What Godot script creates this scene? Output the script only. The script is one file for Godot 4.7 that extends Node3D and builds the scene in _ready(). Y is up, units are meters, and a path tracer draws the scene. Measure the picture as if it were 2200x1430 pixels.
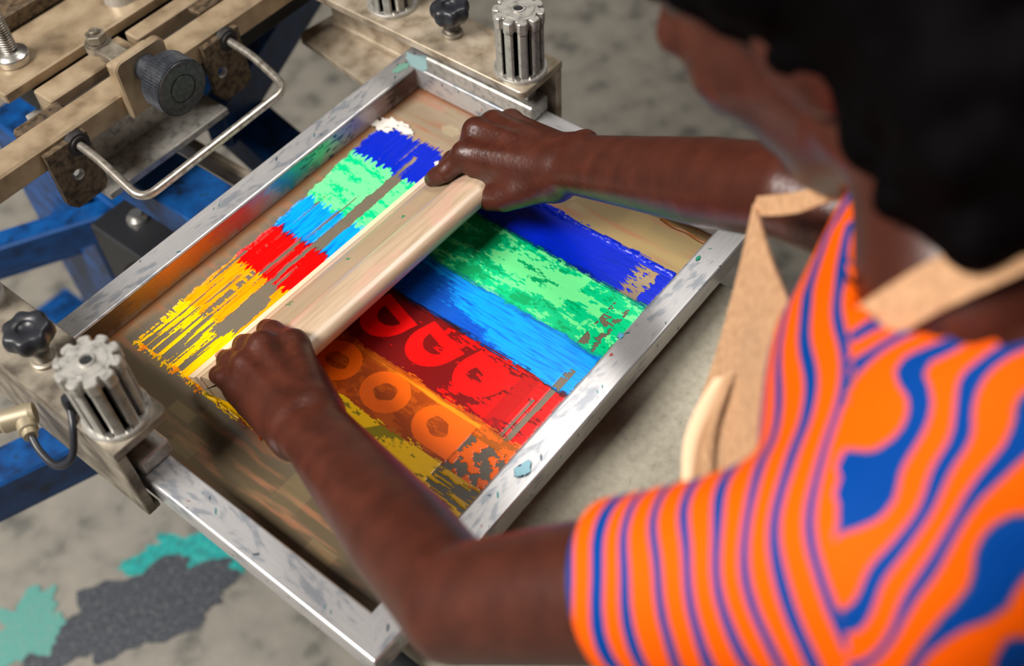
extends Node3D
# World axes: x runs across the printing screen towards the printer, z runs along the long side of the screen,
# y is up. The top of the screen frame lies at y = 0.90, its far corner at x = 0, z = 0.

const FW := 0.4139      # frame, across
const FH := 0.508       # frame, along
const BAR := 0.0262     # bar section
const TOP := 0.90
const MESH_Y := 0.874

var names := {}
var rng := RandomNumberGenerator.new()
var M := {}

func _ready() -> void:
	rng.seed = 7
	# ---------------------------------------------------------------- camera
	var cam := Camera3D.new()
	cam.name = "camera"
	add_child(cam)
	cam.transform = Transform3D(Basis(Vector3(0.78453, -0.04072, -0.61876), Vector3(-0.46922, 0.61338, -0.63529), Vector3(0.4054, 0.78874, 0.46211)).orthonormalized(), Vector3(0.68011, 1.60967, 0.65052))
	cam.near = 0.05
	cam.far = 60.0
	var lens := CameraAttributesPhysical.new()
	lens.frustum_focal_length = 39.77
	lens.frustum_focus_distance = 0.93
	lens.frustum_near = 0.05
	lens.frustum_far = 60.0
	lens.exposure_aperture = 3.4
	cam.attributes = lens
	cam.fov = 33.6
	cam.current = true
	# ---------------------------------------------------------------- environment and exposure
	var we := WorldEnvironment.new()
	we.name = "world_environment"
	var env := Environment.new()
	env.background_mode = Environment.BG_COLOR
	env.background_color = Color(0.6, 0.62, 0.65)
	env.tonemap_mode = Environment.TONE_MAPPER_LINEAR
	env.tonemap_exposure = 0.43
	env.sdfgi_enabled = true
	env.ssao_enabled = true
	env.ssil_enabled = true
	we.environment = env
	add_child(we)
	# ---------------------------------------------------------------- ceiling lights: [x, z, width, depth, energy]
	make_materials()
	var panels := [[-0.65, 2.0, 1.4, 1.0, 44.0, "ceiling light panel above the near end of the press"], [0.35, -0.75, 1.3, 0.5, 7.0, "ceiling light panel above the far side of the press"]]
	for p in panels:
		ceiling_light(p[0], p[1], p[2], p[3], p[4], p[5])
	# ---------------------------------------------------------------- structure, things
	room()
	blue_base()
	platen()
	screen()
	inks()
	squeegee()
	clamp_near()
	clamp_far()
	print_head()
	floor_stains()
	person()

# ==================================================================== naming
func numbered(n: String) -> String:
	var k: int = names.get(n, 0)
	names[n] = k + 1
	return n if k == 0 else "%s_%03d" % [n, k]

func thing(called: String, label: String, category: String, at := Vector3.ZERO, group := "") -> Node3D:
	var o := Node3D.new()
	o.name = numbered(called)
	add_child(o)
	o.position = at
	tag(o, label, category, group)
	return o

func tag(o: Node, label: String, category: String, group := "") -> void:
	o.set_meta("label", label)
	o.set_meta("category", category)
	if group != "":
		o.set_meta("group", group)

# one mesh committed as one named node; children are in the thing's own axes (its position is taken off)
func obj(called: String, mesh: Mesh, mat: Material, parent: Node = null, label := "") -> MeshInstance3D:
	var o := MeshInstance3D.new()
	o.mesh = mesh
	o.material_override = mat
	o.cast_shadow = GeometryInstance3D.SHADOW_CASTING_SETTING_ON
	if parent == null:
		o.name = numbered(called)
		add_child(o)
	else:
		o.name = called
		parent.add_child(o, true)
		var p := Vector3.ZERO
		var q: Node = parent
		while q is Node3D and q != self:
			p += q.position
			q = q.get_parent()
		o.position = -p
	if label != "":
		o.set_meta("label", label)
	return o

func struct(called: String, mesh: Mesh, mat: Material) -> MeshInstance3D:
	var o := obj(called, mesh, mat)
	o.set_meta("kind", "structure")
	return o

# ==================================================================== materials
func noise_tex(stops: Array, freq: float, octaves := 5, seed_ := 1, size := 512, kind := FastNoiseLite.TYPE_SIMPLEX_SMOOTH) -> NoiseTexture2D:
	var n := FastNoiseLite.new()
	n.noise_type = kind
	n.frequency = freq
	n.fractal_octaves = octaves
	n.seed = seed_
	var t := NoiseTexture2D.new()
	t.width = size
	t.height = size
	t.seamless = true
	t.noise = n
	if stops.size():
		var g := Gradient.new()
		var offs := PackedFloat32Array()
		var cols := PackedColorArray()
		for s in stops:
			offs.append(s[0])
			cols.append(s[1])
		g.offsets = offs
		g.colors = cols
		t.color_ramp = g
	return t

func plain(c: Color, rough := 0.5, metal := 0.0, spec := 0.5) -> StandardMaterial3D:
	var m := StandardMaterial3D.new()
	m.albedo_color = c
	m.roughness = rough
	m.metallic = metal
	m.metallic_specular = spec
	return m

func grimy(stops: Array, scale: float, rough := 0.5, metal := 0.0, freq := 0.012, seed_ := 1, bump := 0.0) -> StandardMaterial3D:
	var m := plain(Color.WHITE, rough, metal)
	m.albedo_texture = noise_tex(stops, freq, 6, seed_)
	m.uv1_triplanar = true
	m.uv1_world_triplanar = true
	m.uv1_scale = Vector3.ONE * scale
	if bump > 0.0:
		m.heightmap_enabled = true
		m.heightmap_texture = noise_tex([], 0.05, 4, seed_ + 9, 256)
		m.heightmap_scale = bump
	return m

func make_materials() -> void:
	M.beige = grimy([[0.0, Color8(116, 99, 78)], [0.35, Color8(150, 131, 106)], [0.6, Color8(164, 145, 119)], [1.0, Color8(178, 160, 134)]], 4.0, 0.34, 0.3, 0.012, 3)
	M.plate = grimy([[0.0, Color8(118, 104, 86)], [0.3, Color8(158, 144, 124)], [0.6, Color8(180, 166, 147)], [1.0, Color8(196, 184, 166)]], 4.5, 0.36, 0.35, 0.014, 11)
	M.steel = grimy([[0.0, Color8(78, 74, 70)], [0.35, Color8(150, 146, 140)], [0.6, Color8(198, 194, 188)], [1.0, Color8(170, 160, 148)]], 10.0, 0.34, 0.75, 0.014, 21)
	M.dull = grimy([[0.0, Color8(76, 70, 62)], [0.3, Color8(116, 108, 97)], [0.6, Color8(146, 138, 124)], [1.0, Color8(172, 163, 148)]], 4.5, 0.42, 0.45, 0.014, 31)
	M.brown = grimy([[0.0, Color8(38, 32, 26)], [0.4, Color8(84, 70, 54)], [0.75, Color8(112, 95, 74)], [1.0, Color8(70, 55, 42)]], 14.0, 0.5, 0.3, 0.014, 41)
	M.castalu = grimy([[0.0, Color8(120, 119, 116)], [0.35, Color8(176, 174, 169)], [0.8, Color8(194, 192, 186)], [1.0, Color8(160, 164, 164)]], 16.0, 0.4, 0.55, 0.012, 51)
	M.chrome = plain(Color8(205, 203, 198), 0.25, 0.9)
	M.rod = grimy([[0.0, Color8(120, 110, 98)], [0.45, Color8(190, 184, 174)], [1.0, Color8(214, 208, 198)]], 14.0, 0.28, 0.8, 0.014, 61)
	M.black = plain(Color8(34, 36, 42), 0.38)
	M.rubber = plain(Color8(26, 25, 26), 0.6)
	M.wheel = grimy([[0.0, Color8(26, 28, 32)], [0.6, Color8(52, 55, 62)], [0.85, Color8(66, 70, 76)], [1.0, Color8(110, 108, 100)]], 14.0, 0.42, 0.1, 0.02, 71)
	M.blue = grimy([[0.0, Color8(5, 26, 54)], [0.35, Color8(3, 58, 114)], [0.8, Color8(3, 76, 142)], [1.0, Color8(14, 56, 94)]], 5.0, 0.4, 0.0, 0.012, 81)
	M.brass = plain(Color8(178, 166, 142), 0.4, 0.6)
	M.dark = plain(Color8(22, 24, 28), 0.5)
	M.spatter = grimy([[0.0, Color8(40, 60, 70)], [0.3, Color8(90, 88, 84)], [0.45, Color8(165, 158, 148)], [1.0, Color8(186, 180, 170)]], 9.0, 0.5, 0.3, 0.02, 91)
	M.platen = grimy([[0.0, Color8(130, 126, 112)], [0.2, Color8(158, 153, 137)], [0.6, Color8(168, 163, 147)], [1.0, Color8(178, 173, 158)]], 6.0, 0.75, 0.0, 0.03, 101)
	M.wood = wood_material()
	M.alu = alu_material()
	M.wall = plain(Color8(168, 166, 162), 0.8)

func alu_material() -> StandardMaterial3D:
	# brushed along u with grey-blue stains and a few specks of paint
	var n := FastNoiseLite.new(); n.seed = 5; n.frequency = 1.0; n.fractal_octaves = 3
	var w := 1024; var h := 256
	var im := Image.create(w, h, false, Image.FORMAT_RGB8)
	for y in h:
		for x in w:
			var u := float(x); var v := float(y)
			var g := n.get_noise_2d(u * 0.008, v * 0.35) * 0.5 + n.get_noise_2d(u * 0.03, v * 0.9) * 0.25
			var s := n.get_noise_2d(u * 0.02 + 300.0, v * 0.05 + 40.0)
			var t := n.get_noise_2d(u * 0.006 + 77.0, v * 0.008)
			var c := Color(0.80, 0.80, 0.81) * (0.97 + 0.10 * g)
			c = c.lerp(Color(0.50, 0.54, 0.60), clampf((s + t * 0.8 - 0.18) * 1.1, 0.0, 0.55))
			im.set_pixel(x, y, c)
	for k in 70:
		var cx := rng.randi_range(4, w - 8); var cy := rng.randi_range(4, h - 8)
		var col: Color = [Color8(38, 104, 110), Color8(60, 84, 96), Color8(46, 62, 78), Color8(150, 84, 60), Color8(40, 120, 128)][k % 5]
		var r := rng.randf_range(1.5, 4.5)
		for y in range(-5, 6):
			for x in range(-5, 6):
				if x * x * 0.6 + y * y * 0.25 < r * r * 0.3 and cx + x >= 0 and cx + x < w and cy + y >= 0 and cy + y < h:
					im.set_pixel(cx + x, cy + y, im.get_pixel(cx + x, cy + y).lerp(col, 0.75))
	var m := plain(Color.WHITE, 0.30, 0.6)
	m.albedo_texture = ImageTexture.create_from_image(im)
	return m

func wood_material() -> StandardMaterial3D:
	var n := FastNoiseLite.new(); n.seed = 15; n.frequency = 1.0; n.fractal_octaves = 3
	var w := 1024; var h := 256
	var im := Image.create(w, h, false, Image.FORMAT_RGB8)
	for y in h:
		for x in w:
			var u := float(x); var v := float(y)
			var g := n.get_noise_2d(u * 0.004, v * 0.12) + 0.5 * n.get_noise_2d(u * 0.01, v * 0.5)
			var t := n.get_noise_2d(u * 0.005 + 50.0, v * 0.02 + 9.0)
			var c := Color8(190, 167, 142).lerp(Color8(170, 146, 120), clampf(0.35 + 0.8 * g, 0.0, 1.0))
			c = c.lerp(Color8(202, 158, 142), clampf((t - 0.1) * 1.5, 0.0, 0.5))
			if y > 42 and y < 98: c = c.lerp(Color8(150, 130, 104), 0.6)
			c = c.lerp(Color8(92, 72, 54), 0.75 * (1.0 - smoothstep(1.0, 3.5, absf(y - 41.5 - 1.5 * t))) + 0.75 * (1.0 - smoothstep(1.0, 4.0, absf(y - 98.0 - 2.0 * t))))
			im.set_pixel(x, y, c)
	for s in [[300, 62, 7], [520, 80, 3], [690, 70, 3], [860, 60, 4], [330, 100, 3], [180, 84, 3]]:
		for y in range(-s[2], s[2] + 1):
			for x in range(-s[2] * 2, s[2] * 2 + 1):
				if n.get_noise_2d(x * 0.12 + s[0], y * 0.2) * 14.0 + s[2] > sqrt(x * x * 0.4 + y * y):
					im.set_pixel(s[0] + x, s[1] + y, Color8(44, 120, 84))
	var m := plain(Color.WHITE, 0.36)
	m.clearcoat_enabled = true
	m.clearcoat = 0.5
	m.clearcoat_roughness = 0.22
	m.albedo_texture = ImageTexture.create_from_image(im)
	return m

# ==================================================================== shape helpers
func start() -> SurfaceTool:
	var st := SurfaceTool.new()
	st.begin(Mesh.PRIMITIVE_TRIANGLES)
	return st

func fin(st: SurfaceTool) -> ArrayMesh:
	st.generate_normals()
	return st.commit()

func quad(st: SurfaceTool, a: Vector3, b: Vector3, c: Vector3, d: Vector3) -> void:
	for p in [a, b, c, a, c, d]:
		st.add_vertex(p)

# chamfered box between two corners
func bx(st: SurfaceTool, lo: Vector3, hi: Vector3, c := 0.001, xf := Transform3D.IDENTITY) -> void:
	st.set_smooth_group(-1)
	var ce := (lo + hi) * 0.5
	var h := (hi - lo).abs() * 0.5
	c = minf(c, minf(h.x, minf(h.y, h.z)) * 0.9)
	for ax in 3:
		for s in [-1.0, 1.0]:
			var f := []
			var a1 := (ax + 1) % 3; var a2 := (ax + 2) % 3
			for q in [[-1, -1], [1, -1], [1, 1], [-1, 1]]:
				var v := Vector3.ZERO
				v[ax] = s * h[ax]; v[a1] = q[0] * (h[a1] - c); v[a2] = q[1] * (h[a2] - c)
				f.append(xf * (ce + v))
			if s > 0: f.reverse()
			quad(st, f[0], f[1], f[2], f[3])
	for ax in 3:   # edges along ax
		var a1 := (ax + 1) % 3; var a2 := (ax + 2) % 3
		for s1 in [-1.0, 1.0]:
			for s2 in [-1.0, 1.0]:
				var f := []
				for q in [[-1, 0], [1, 0], [1, 1], [-1, 1]]:
					var v := Vector3.ZERO
					v[ax] = q[0] * (h[ax] - c)
					v[a1] = s1 * (h[a1] - (c if q[1] == 1 else 0.0)); v[a2] = s2 * (h[a2] - (0.0 if q[1] == 1 else c))
					f.append(xf * (ce + v))
				if s1 * s2 > 0: f.reverse()
				quad(st, f[0], f[1], f[2], f[3])
	for sx in [-1.0, 1.0]:
		for sy in [-1.0, 1.0]:
			for sz in [-1.0, 1.0]:
				var p := [ce + Vector3(sx * h.x, sy * (h.y - c), sz * (h.z - c)), ce + Vector3(sx * (h.x - c), sy * h.y, sz * (h.z - c)), ce + Vector3(sx * (h.x - c), sy * (h.y - c), sz * h.z)]
				if sx * sy * sz > 0: p.reverse()
				for v in p: st.add_vertex(xf * v)

func box(lo: Vector3, hi: Vector3, c := 0.001) -> ArrayMesh:
	var st := start()
	bx(st, lo, hi, c)
	return fin(st)

# a box laid from a to b with a width (sideways) and a height
func beam(st: SurfaceTool, a: Vector3, b: Vector3, w: float, h: float, c := 0.003) -> void:
	var d := (b - a).normalized()
	var s := Vector3.UP.cross(d).normalized() if absf(d.y) < 0.95 else Vector3.RIGHT
	var u := d.cross(s).normalized()
	bx(st, Vector3(-w / 2, -h / 2, 0), Vector3(w / 2, h / 2, a.distance_to(b)), c, Transform3D(Basis(s, u, d), a))

# frame with y along an axis
func along(at: Vector3, dir: Vector3) -> Transform3D:
	var y := dir.normalized()
	var x := (Vector3.FORWARD if absf(y.y) > 0.9 else Vector3.UP).cross(y).normalized()
	return Transform3D(Basis(x, y, x.cross(y)), at)

# lathe: profile of [radius, height], groups of smooth faces by angle
func lathe(st: SurfaceTool, prof: Array, xf: Transform3D, n := 28, sharp := true) -> void:
	for i in prof.size() - 1:
		st.set_smooth_group(i + 1 if sharp else 1)
		for k in n:
			var a := TAU * k / n; var b := TAU * (k + 1) / n
			var p0 := xf * Vector3(prof[i][0] * cos(a), prof[i][1], prof[i][0] * sin(a))
			var p1 := xf * Vector3(prof[i][0] * cos(b), prof[i][1], prof[i][0] * sin(b))
			var q0 := xf * Vector3(prof[i + 1][0] * cos(a), prof[i + 1][1], prof[i + 1][0] * sin(a))
			var q1 := xf * Vector3(prof[i + 1][0] * cos(b), prof[i + 1][1], prof[i + 1][0] * sin(b))
			if prof[i][0] > 1e-6:
				for p in [p0, q0, p1]: st.add_vertex(p)
			if prof[i + 1][0] > 1e-6:
				for p in [p1, q0, q1]: st.add_vertex(p)

# an outline in a plane (u, v) pushed out along y of xf from y0 to y1, with a bevel; outline runs counter-clockwise
func extrude(st: SurfaceTool, poly: PackedVector2Array, y0: float, y1: float, xf: Transform3D, bev := 0.0, smooth := false) -> void:
	var rings := []
	if bev > 0.0:
		var ins := Geometry2D.offset_polygon(poly, -bev)
		var inner: PackedVector2Array = []
		var c := Vector2.ZERO
		for p in poly: c += p
		c /= poly.size()
		for i in poly.size():
			var a := poly[(i + poly.size() - 1) % poly.size()]; var b := poly[i]; var d := poly[(i + 1) % poly.size()]
			var n1 := (b - a).orthogonal().normalized(); var n2 := (d - b).orthogonal().normalized()
			var nn := (n1 + n2).normalized()
			inner.append(b + nn * bev * (-1.0 if Geometry2D.is_polygon_clockwise(poly) == false and nn.dot(Vector2.ZERO) >= 0.0 and not Geometry2D.is_point_in_polygon(b + nn * bev * 0.5, poly) else (1.0 if Geometry2D.is_point_in_polygon(b + nn * bev * 0.5, poly) else -1.0)))
		rings = [[inner, y0], [poly, y0 + bev], [poly, y1 - bev], [inner, y1]]
	else:
		rings = [[poly, y0], [poly, y1]]
	var n := poly.size()
	for r in rings.size() - 1:
		st.set_smooth_group((r + 1) if smooth else -1)
		for i in n:
			var j := (i + 1) % n
			var a: Vector2 = rings[r][0][i]; var b: Vector2 = rings[r][0][j]; var c2: Vector2 = rings[r + 1][0][j]; var d2: Vector2 = rings[r + 1][0][i]
			quad(st, xf * Vector3(a.x, rings[r][1], a.y), xf * Vector3(b.x, rings[r][1], b.y), xf * Vector3(c2.x, rings[r + 1][1], c2.y), xf * Vector3(d2.x, rings[r + 1][1], d2.y))
	st.set_smooth_group(-1)
	for e in [0, rings.size() - 1]:
		var pl: PackedVector2Array = rings[e][0]
		var tri := Geometry2D.triangulate_polygon(pl)
		for k in range(0, tri.size(), 3):
			var t := [tri[k], tri[k + 1], tri[k + 2]]
			if e == 0: t.reverse()
			for q in t: st.add_vertex(xf * Vector3(pl[q].x, rings[e][1], pl[q].y))

# a round tube along a smooth path
func tube(st: SurfaceTool, pts: Array, r: float, n := 12, caps := true) -> void:
	st.set_smooth_group(1)
	var rings := []
	var side := Vector3.ZERO
	for i in pts.size():
		var d: Vector3 = (pts[mini(i + 1, pts.size() - 1)] - pts[maxi(i - 1, 0)]).normalized()
		if side == Vector3.ZERO:
			side = d.cross(Vector3.UP if absf(d.y) < 0.9 else Vector3.RIGHT).normalized()
		side = (side - d * side.dot(d)).normalized()
		var up := side.cross(d)
		var ring := []
		for k in n:
			ring.append(pts[i] + (side * cos(TAU * k / n) + up * sin(TAU * k / n)) * r)
		rings.append(ring)
	for i in rings.size() - 1:
		for k in n:
			var l := (k + 1) % n
			quad(st, rings[i][k], rings[i][l], rings[i + 1][l], rings[i + 1][k])
	if caps:
		st.set_smooth_group(2)
		for e in [0, rings.size() - 1]:
			for k in n:
				var l := (k + 1) % n
				var t := [pts[e], rings[e][l], rings[e][k]]
				if e > 0: t.reverse()
				for p in t: st.add_vertex(p)

func curve(pts: Array, steps := 8) -> Array:
	var out := []
	for i in pts.size() - 1:
		var p0: Vector3 = pts[maxi(i - 1, 0)]; var p1: Vector3 = pts[i]; var p2: Vector3 = pts[i + 1]; var p3: Vector3 = pts[mini(i + 2, pts.size() - 1)]
		for k in steps:
			out.append(p1.cubic_interpolate(p2, p0, p3, float(k) / steps))
	out.append(pts[-1])
	return out

func round_path(pts: Array, r: float, steps := 6) -> Array:
	# straight runs with rounded corners
	var out := [pts[0]]
	for i in range(1, pts.size() - 1):
		var a: Vector3 = pts[i - 1]; var b: Vector3 = pts[i]; var c: Vector3 = pts[i + 1]
		var p := b + (a - b).normalized() * r; var q := b + (c - b).normalized() * r
		for k in steps + 1:
			var t := float(k) / steps
			out.append(p.lerp(b, t).lerp(b.lerp(q, t), t))
	out.append(pts[-1])
	return out

# ==================================================================== lights and room
func ceiling_light(x: float, z: float, w: float, d: float, energy: float, label: String) -> void:
	var y := 3.06
	var t := thing("ceiling_light", label, "light", Vector3(x, y, z))
	var st := start()
	for s in [-1, 1]:
		bx(st, Vector3(x - w / 2 - 0.03, y, z + s * (d / 2 + 0.015) - 0.015), Vector3(x + w / 2 + 0.03, y + 0.06, z + s * (d / 2 + 0.015) + 0.015), 0.003)
		bx(st, Vector3(x + s * (w / 2 + 0.015) - 0.015, y, z - d / 2), Vector3(x + s * (w / 2 + 0.015) + 0.015, y + 0.06, z + d / 2), 0.003)
	obj("frame", fin(st), M.wall, t)
	var glow := plain(Color8(240, 240, 240), 0.6)
	glow.emission_enabled = true
	glow.emission = Color(1.0, 0.98, 0.95)
	glow.emission_energy_multiplier = 2.5
	obj("diffuser", box(Vector3(x - w / 2, y + 0.02, z - d / 2), Vector3(x + w / 2, y + 0.05, z + d / 2)), glow, t)
	var l := AreaLight3D.new()
	l.name = "lamp"
	t.add_child(l)
	l.position = Vector3(0, 0.015, 0)
	l.rotation_degrees = Vector3(-90, 0, 0)
	l.area_size = Vector2(w, d)
	l.area_normalize_energy = true
	l.light_energy = energy
	l.light_color = Color(1.0, 0.975, 0.945)
	l.area_range = 12.0
	l.area_attenuation = 2.0
	l.shadow_enabled = true

func room() -> void:
	var fl := plain(Color.WHITE, 0.62)
	fl.albedo_texture = noise_tex([[0.0, Color8(80, 80, 77)], [0.25, Color8(108, 106, 99)], [0.42, Color8(127, 123, 115)], [0.7, Color8(135, 131, 122)], [1.0, Color8(144, 139, 130)]], 0.009, 4, 201, 1024)
	fl.uv1_triplanar = true
	fl.uv1_world_triplanar = true
	fl.uv1_scale = Vector3.ONE * 1.3
	struct("floor", box(Vector3(-5.2, -0.1, -5.2), Vector3(4.2, 0, 4.7), 0.0), fl)
	struct("ceiling", box(Vector3(-5.2, 3.2, -5.2), Vector3(4.2, 3.3, 4.7), 0.0), M.wall)
	struct("wall_left", box(Vector3(-5.2, 0, -5.2), Vector3(-5.0, 3.2, 4.7), 0.0), M.wall)
	struct("wall_right", box(Vector3(4.0, 0, -5.2), Vector3(4.2, 3.2, 4.7), 0.0), M.wall)
	struct("wall_back", box(Vector3(-5.0, 0, -5.2), Vector3(4.0, 3.2, -5.0), 0.0), M.wall)
	struct("wall_front", box(Vector3(-5.0, 0, 4.5), Vector3(4.0, 3.2, 4.7), 0.0), M.wall)

func blob(c: Vector2, rx: float, rz: float, seed_: int, rough := 0.35, n := 90) -> PackedVector2Array:
	var f := FastNoiseLite.new(); f.seed = seed_; f.frequency = 1.0; f.fractal_octaves = 4
	var p := PackedVector2Array()
	for i in n:
		var a := TAU * i / n
		var k := 1.0 + rough * f.get_noise_2d(cos(a) * 0.9 + 9.0, sin(a) * 0.9) * 1.5 + 0.05 * f.get_noise_2d(cos(a) * 6.0, sin(a) * 6.0)
		p.append(c + Vector2(cos(a) * rx * k, sin(a) * rz * k))
	return p

func floor_stains() -> void:
	var teal := grimy([[0.0, Color8(60, 110, 105)], [0.4, Color8(20, 140, 138)], [0.7, Color8(28, 160, 155)], [1.0, Color8(120, 150, 140)]], 6.0, 0.5, 0.0, 0.02, 301)
	var ink := grimy([[0.0, Color8(30, 34, 40)], [0.5, Color8(52, 58, 68)], [0.8, Color8(90, 92, 94)], [1.0, Color8(140, 138, 130)]], 8.0, 0.55, 0.0, 0.03, 311)
	var pale := grimy([[0.0, Color8(120, 130, 122)], [0.5, Color8(70, 150, 142)], [1.0, Color8(140, 145, 135)]], 8.0, 0.55, 0.0, 0.03, 321)
	for d in [["paint_stain", -0.280, 0.375, 0.100, 0.050, 4, teal, "bright teal paint stain on concrete floor", 0.7], ["paint_stain", -0.292, 0.510, 0.062, 0.135, 8, ink, "long dark slate paint stain on concrete floor beside the teal one", -0.45],
			["paint_stain", -0.40, 0.615, 0.05, 0.055, 12, pale, "faded teal paint patch at the lower left of the floor", 0.0], ["paint_stain", -0.215, 0.405, 0.028, 0.045, 16, ink, "small dark paint stain nearest the silver screen frame", -0.4]]:
		var st := start()
		var pl := blob(Vector2.ZERO, d[3], d[4], d[5], 0.55)
		if Geometry2D.is_polygon_clockwise(pl): pl.reverse()
		extrude(st, pl, 0.0, 0.0008 + d[5] * 0.0001, Transform3D(Basis(Vector3.UP, d[8]), Vector3(d[1], 0.0, d[2])))
		tag(obj(d[0], fin(st), d[6]), d[7], "paint stain", "")

# ==================================================================== blue press base
func blue_base() -> void:
	var t := thing("press_base", "blue painted steel press base standing on concrete under the print head", "press base", Vector3(-0.35, 0, 0.2))
	var st := start()
	# upright centre column with a dark gusset
	bx(st, Vector3(-0.44, 0.0, 0.14), Vector3(-0.30, 0.78, 0.28), 0.004)
	obj("column", fin(st), M.blue, t)
	st = start()
	beam(st, Vector3(-0.36, 0.72, 0.05), Vector3(0.02, 0.72, 0.115), 0.06, 0.05)
	obj("beam", fin(st), M.blue, t)
	st = start()
	beam(st, Vector3(-0.36, 0.66, 0.17), Vector3(0.03, 0.66, 0.19), 0.035, 0.04)
	obj("beam", fin(st), M.spatter, t, "grey beam flecked with paint")
	st = start()
	beam(st, Vector3(-0.34, 0.70, 0.235), Vector3(-0.02, 0.70, 0.245), 0.045, 0.05)
	obj("beam", fin(st), M.blue, t)
	st = start()
	beam(st, Vector3(-0.45, 0.62, 0.42), Vector3(-0.33, 0.62, 0.20), 0.035, 0.05)
	obj("beam", fin(st), M.blue, t)
	st = start()
	beam(st, Vector3(-0.37, 0.70, 0.45), Vector3(-0.25, 0.70, 0.23), 0.03, 0.04)
	obj("beam", fin(st), M.blue, t)
	st = start()
	beam(st, Vector3(-0.18, 0.60, 0.62), Vector3(-0.10, 0.60, 0.40), 0.05, 0.06)
	obj("beam", fin(st), M.blue, t)
	st = start()
	lathe(st, [[0.010, 0.0], [0.0135, 0.0], [0.0145, 0.004], [0.0145, 0.05], [0.010, 0.05], [0.010, 0.0]], along(Vector3(-0.098, 0.735, 0.330), Vector3.UP), 24)
	obj("rubber_sleeve", fin(st), M.rubber, t)
	# sloping plate along the print head, seen between tube and floor
	st = start()
	beam(st, Vector3(-0.36, 0.77, -0.229), Vector3(-0.2093, 0.77, 0.1265), 0.03, 0.06)
	obj("side_plate", fin(st), M.blue, t)
	# dark gusset with a bolt
	st = start()
	bx(st, Vector3(-0.24, 0.62, 0.235), Vector3(-0.10, 0.74, 0.30), 0.003)
	obj("gusset", fin(st), M.dark, t, "near-black gusset plate")
	st = start()
	lathe(st, [[0.0, 0.010], [0.007, 0.010], [0.008, 0.008], [0.012, 0.004], [0.013, 0.0]], along(Vector3(-0.20, 0.74, 0.262), Vector3.UP), 20)
	obj("bolt", fin(st), M.chrome, t)
	st = start()
	beam(st, Vector3(-0.26, 0.80, 0.185), Vector3(-0.02, 0.76, 0.16), 0.012, 0.03)
	obj("flange", fin(st), M.plate, t)
	st = start()
	for q in [[-0.80, 0.2], [-0.35, -0.30], [0.10, 0.2]]:
		beam(st, Vector3(-0.35, 0.06, 0.2), Vector3(q[0], 0.06, q[1]), 0.06, 0.06)
		bx(st, Vector3(q[0] - 0.035, 0.0, q[1] - 0.035), Vector3(q[0] + 0.035, 0.09, q[1] + 0.035), 0.004)
	obj("foot", fin(st), M.blue, t)

# ==================================================================== platen
func platen() -> void:
	var t := thing("platen", "grey speckled platen board under the silver screen frame", "platen", Vector3(0.25, 0.84, 0.27))
	var st := start()
	bx(st, Vector3(-0.03, 0.834, 0.048), Vector3(0.60, 0.850, 0.476), 0.002)
	obj("board", fin(st), M.platen, t)
	st = start()
	bx(st, Vector3(-0.30, 0.79, 0.215), Vector3(0.45, 0.833, 0.275), 0.002)
	obj("arm", fin(st), M.blue, t)
	st = start()
	bx(st, Vector3(0.36, 0.815, 0.44), Vector3(0.44, 0.833, 0.492), 0.002)
	obj("bracket", fin(st), M.dark, t)
	st = start()
	tube(st, [Vector3(0.432, 0.842, 0.483), Vector3(0.434, 0.70, 0.484), Vector3(0.43, 0.50, 0.485)], 0.0035, 10)
	obj("cord", fin(st), M.plate, t, "pale cord hanging from the board")

# ==================================================================== screen frame and mesh
func bar_mesh(a: Vector3, b: Vector3, w: float, h: float, r := 0.0024) -> ArrayMesh:
	# square tube with rounded edges and mitred ends handled by overlap-free corner lengths; uv: u along, v round
	var d := (b - a).normalized()
	var s := Vector3.UP.cross(d).normalized()
	var prof := []
	for q in [[1, 1, 0.0], [-1, 1, PI / 2], [-1, -1, PI], [1, -1, 1.5 * PI]]:
		for k in 5:
			var an: float = q[2] + PI / 2 * k / 4
			prof.append([Vector2(q[0] * (w / 2 - r) + cos(an) * r, q[1] * (h / 2 - r) + sin(an) * r), Vector2(cos(an), sin(an))])
	var st := start()
	var n := prof.size()
	var len_ := a.distance_to(b)
	var per := 0.0
	for i in n:
		var p: Array = prof[i]; var q: Array = prof[(i + 1) % n]
		var seg: float = p[0].distance_to(q[0])
		var f := [[p, a, 0.0, per], [q, a, 0.0, per + seg], [q, b, len_, per + seg], [p, b, len_, per]]
		for k in [0, 2, 1, 0, 3, 2]:
			var e: Array = f[k]
			# mitre: the inner side is shorter
			var along_: float = e[0][0].x * (1.0 if e[1] == a else -1.0) * MITRE
			st.set_normal(s * e[0][1].x + Vector3.UP * e[0][1].y)
			st.set_uv(Vector2(e[2] * 2.2 + a.x * 3.1 + a.z * 1.7, e[3] * 9.0))
			st.add_vertex(e[1] + s * e[0][0].x + Vector3.UP * e[0][0].y + d * along_)
		per += seg
	return st.commit()

var MITRE := 1.0

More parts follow.
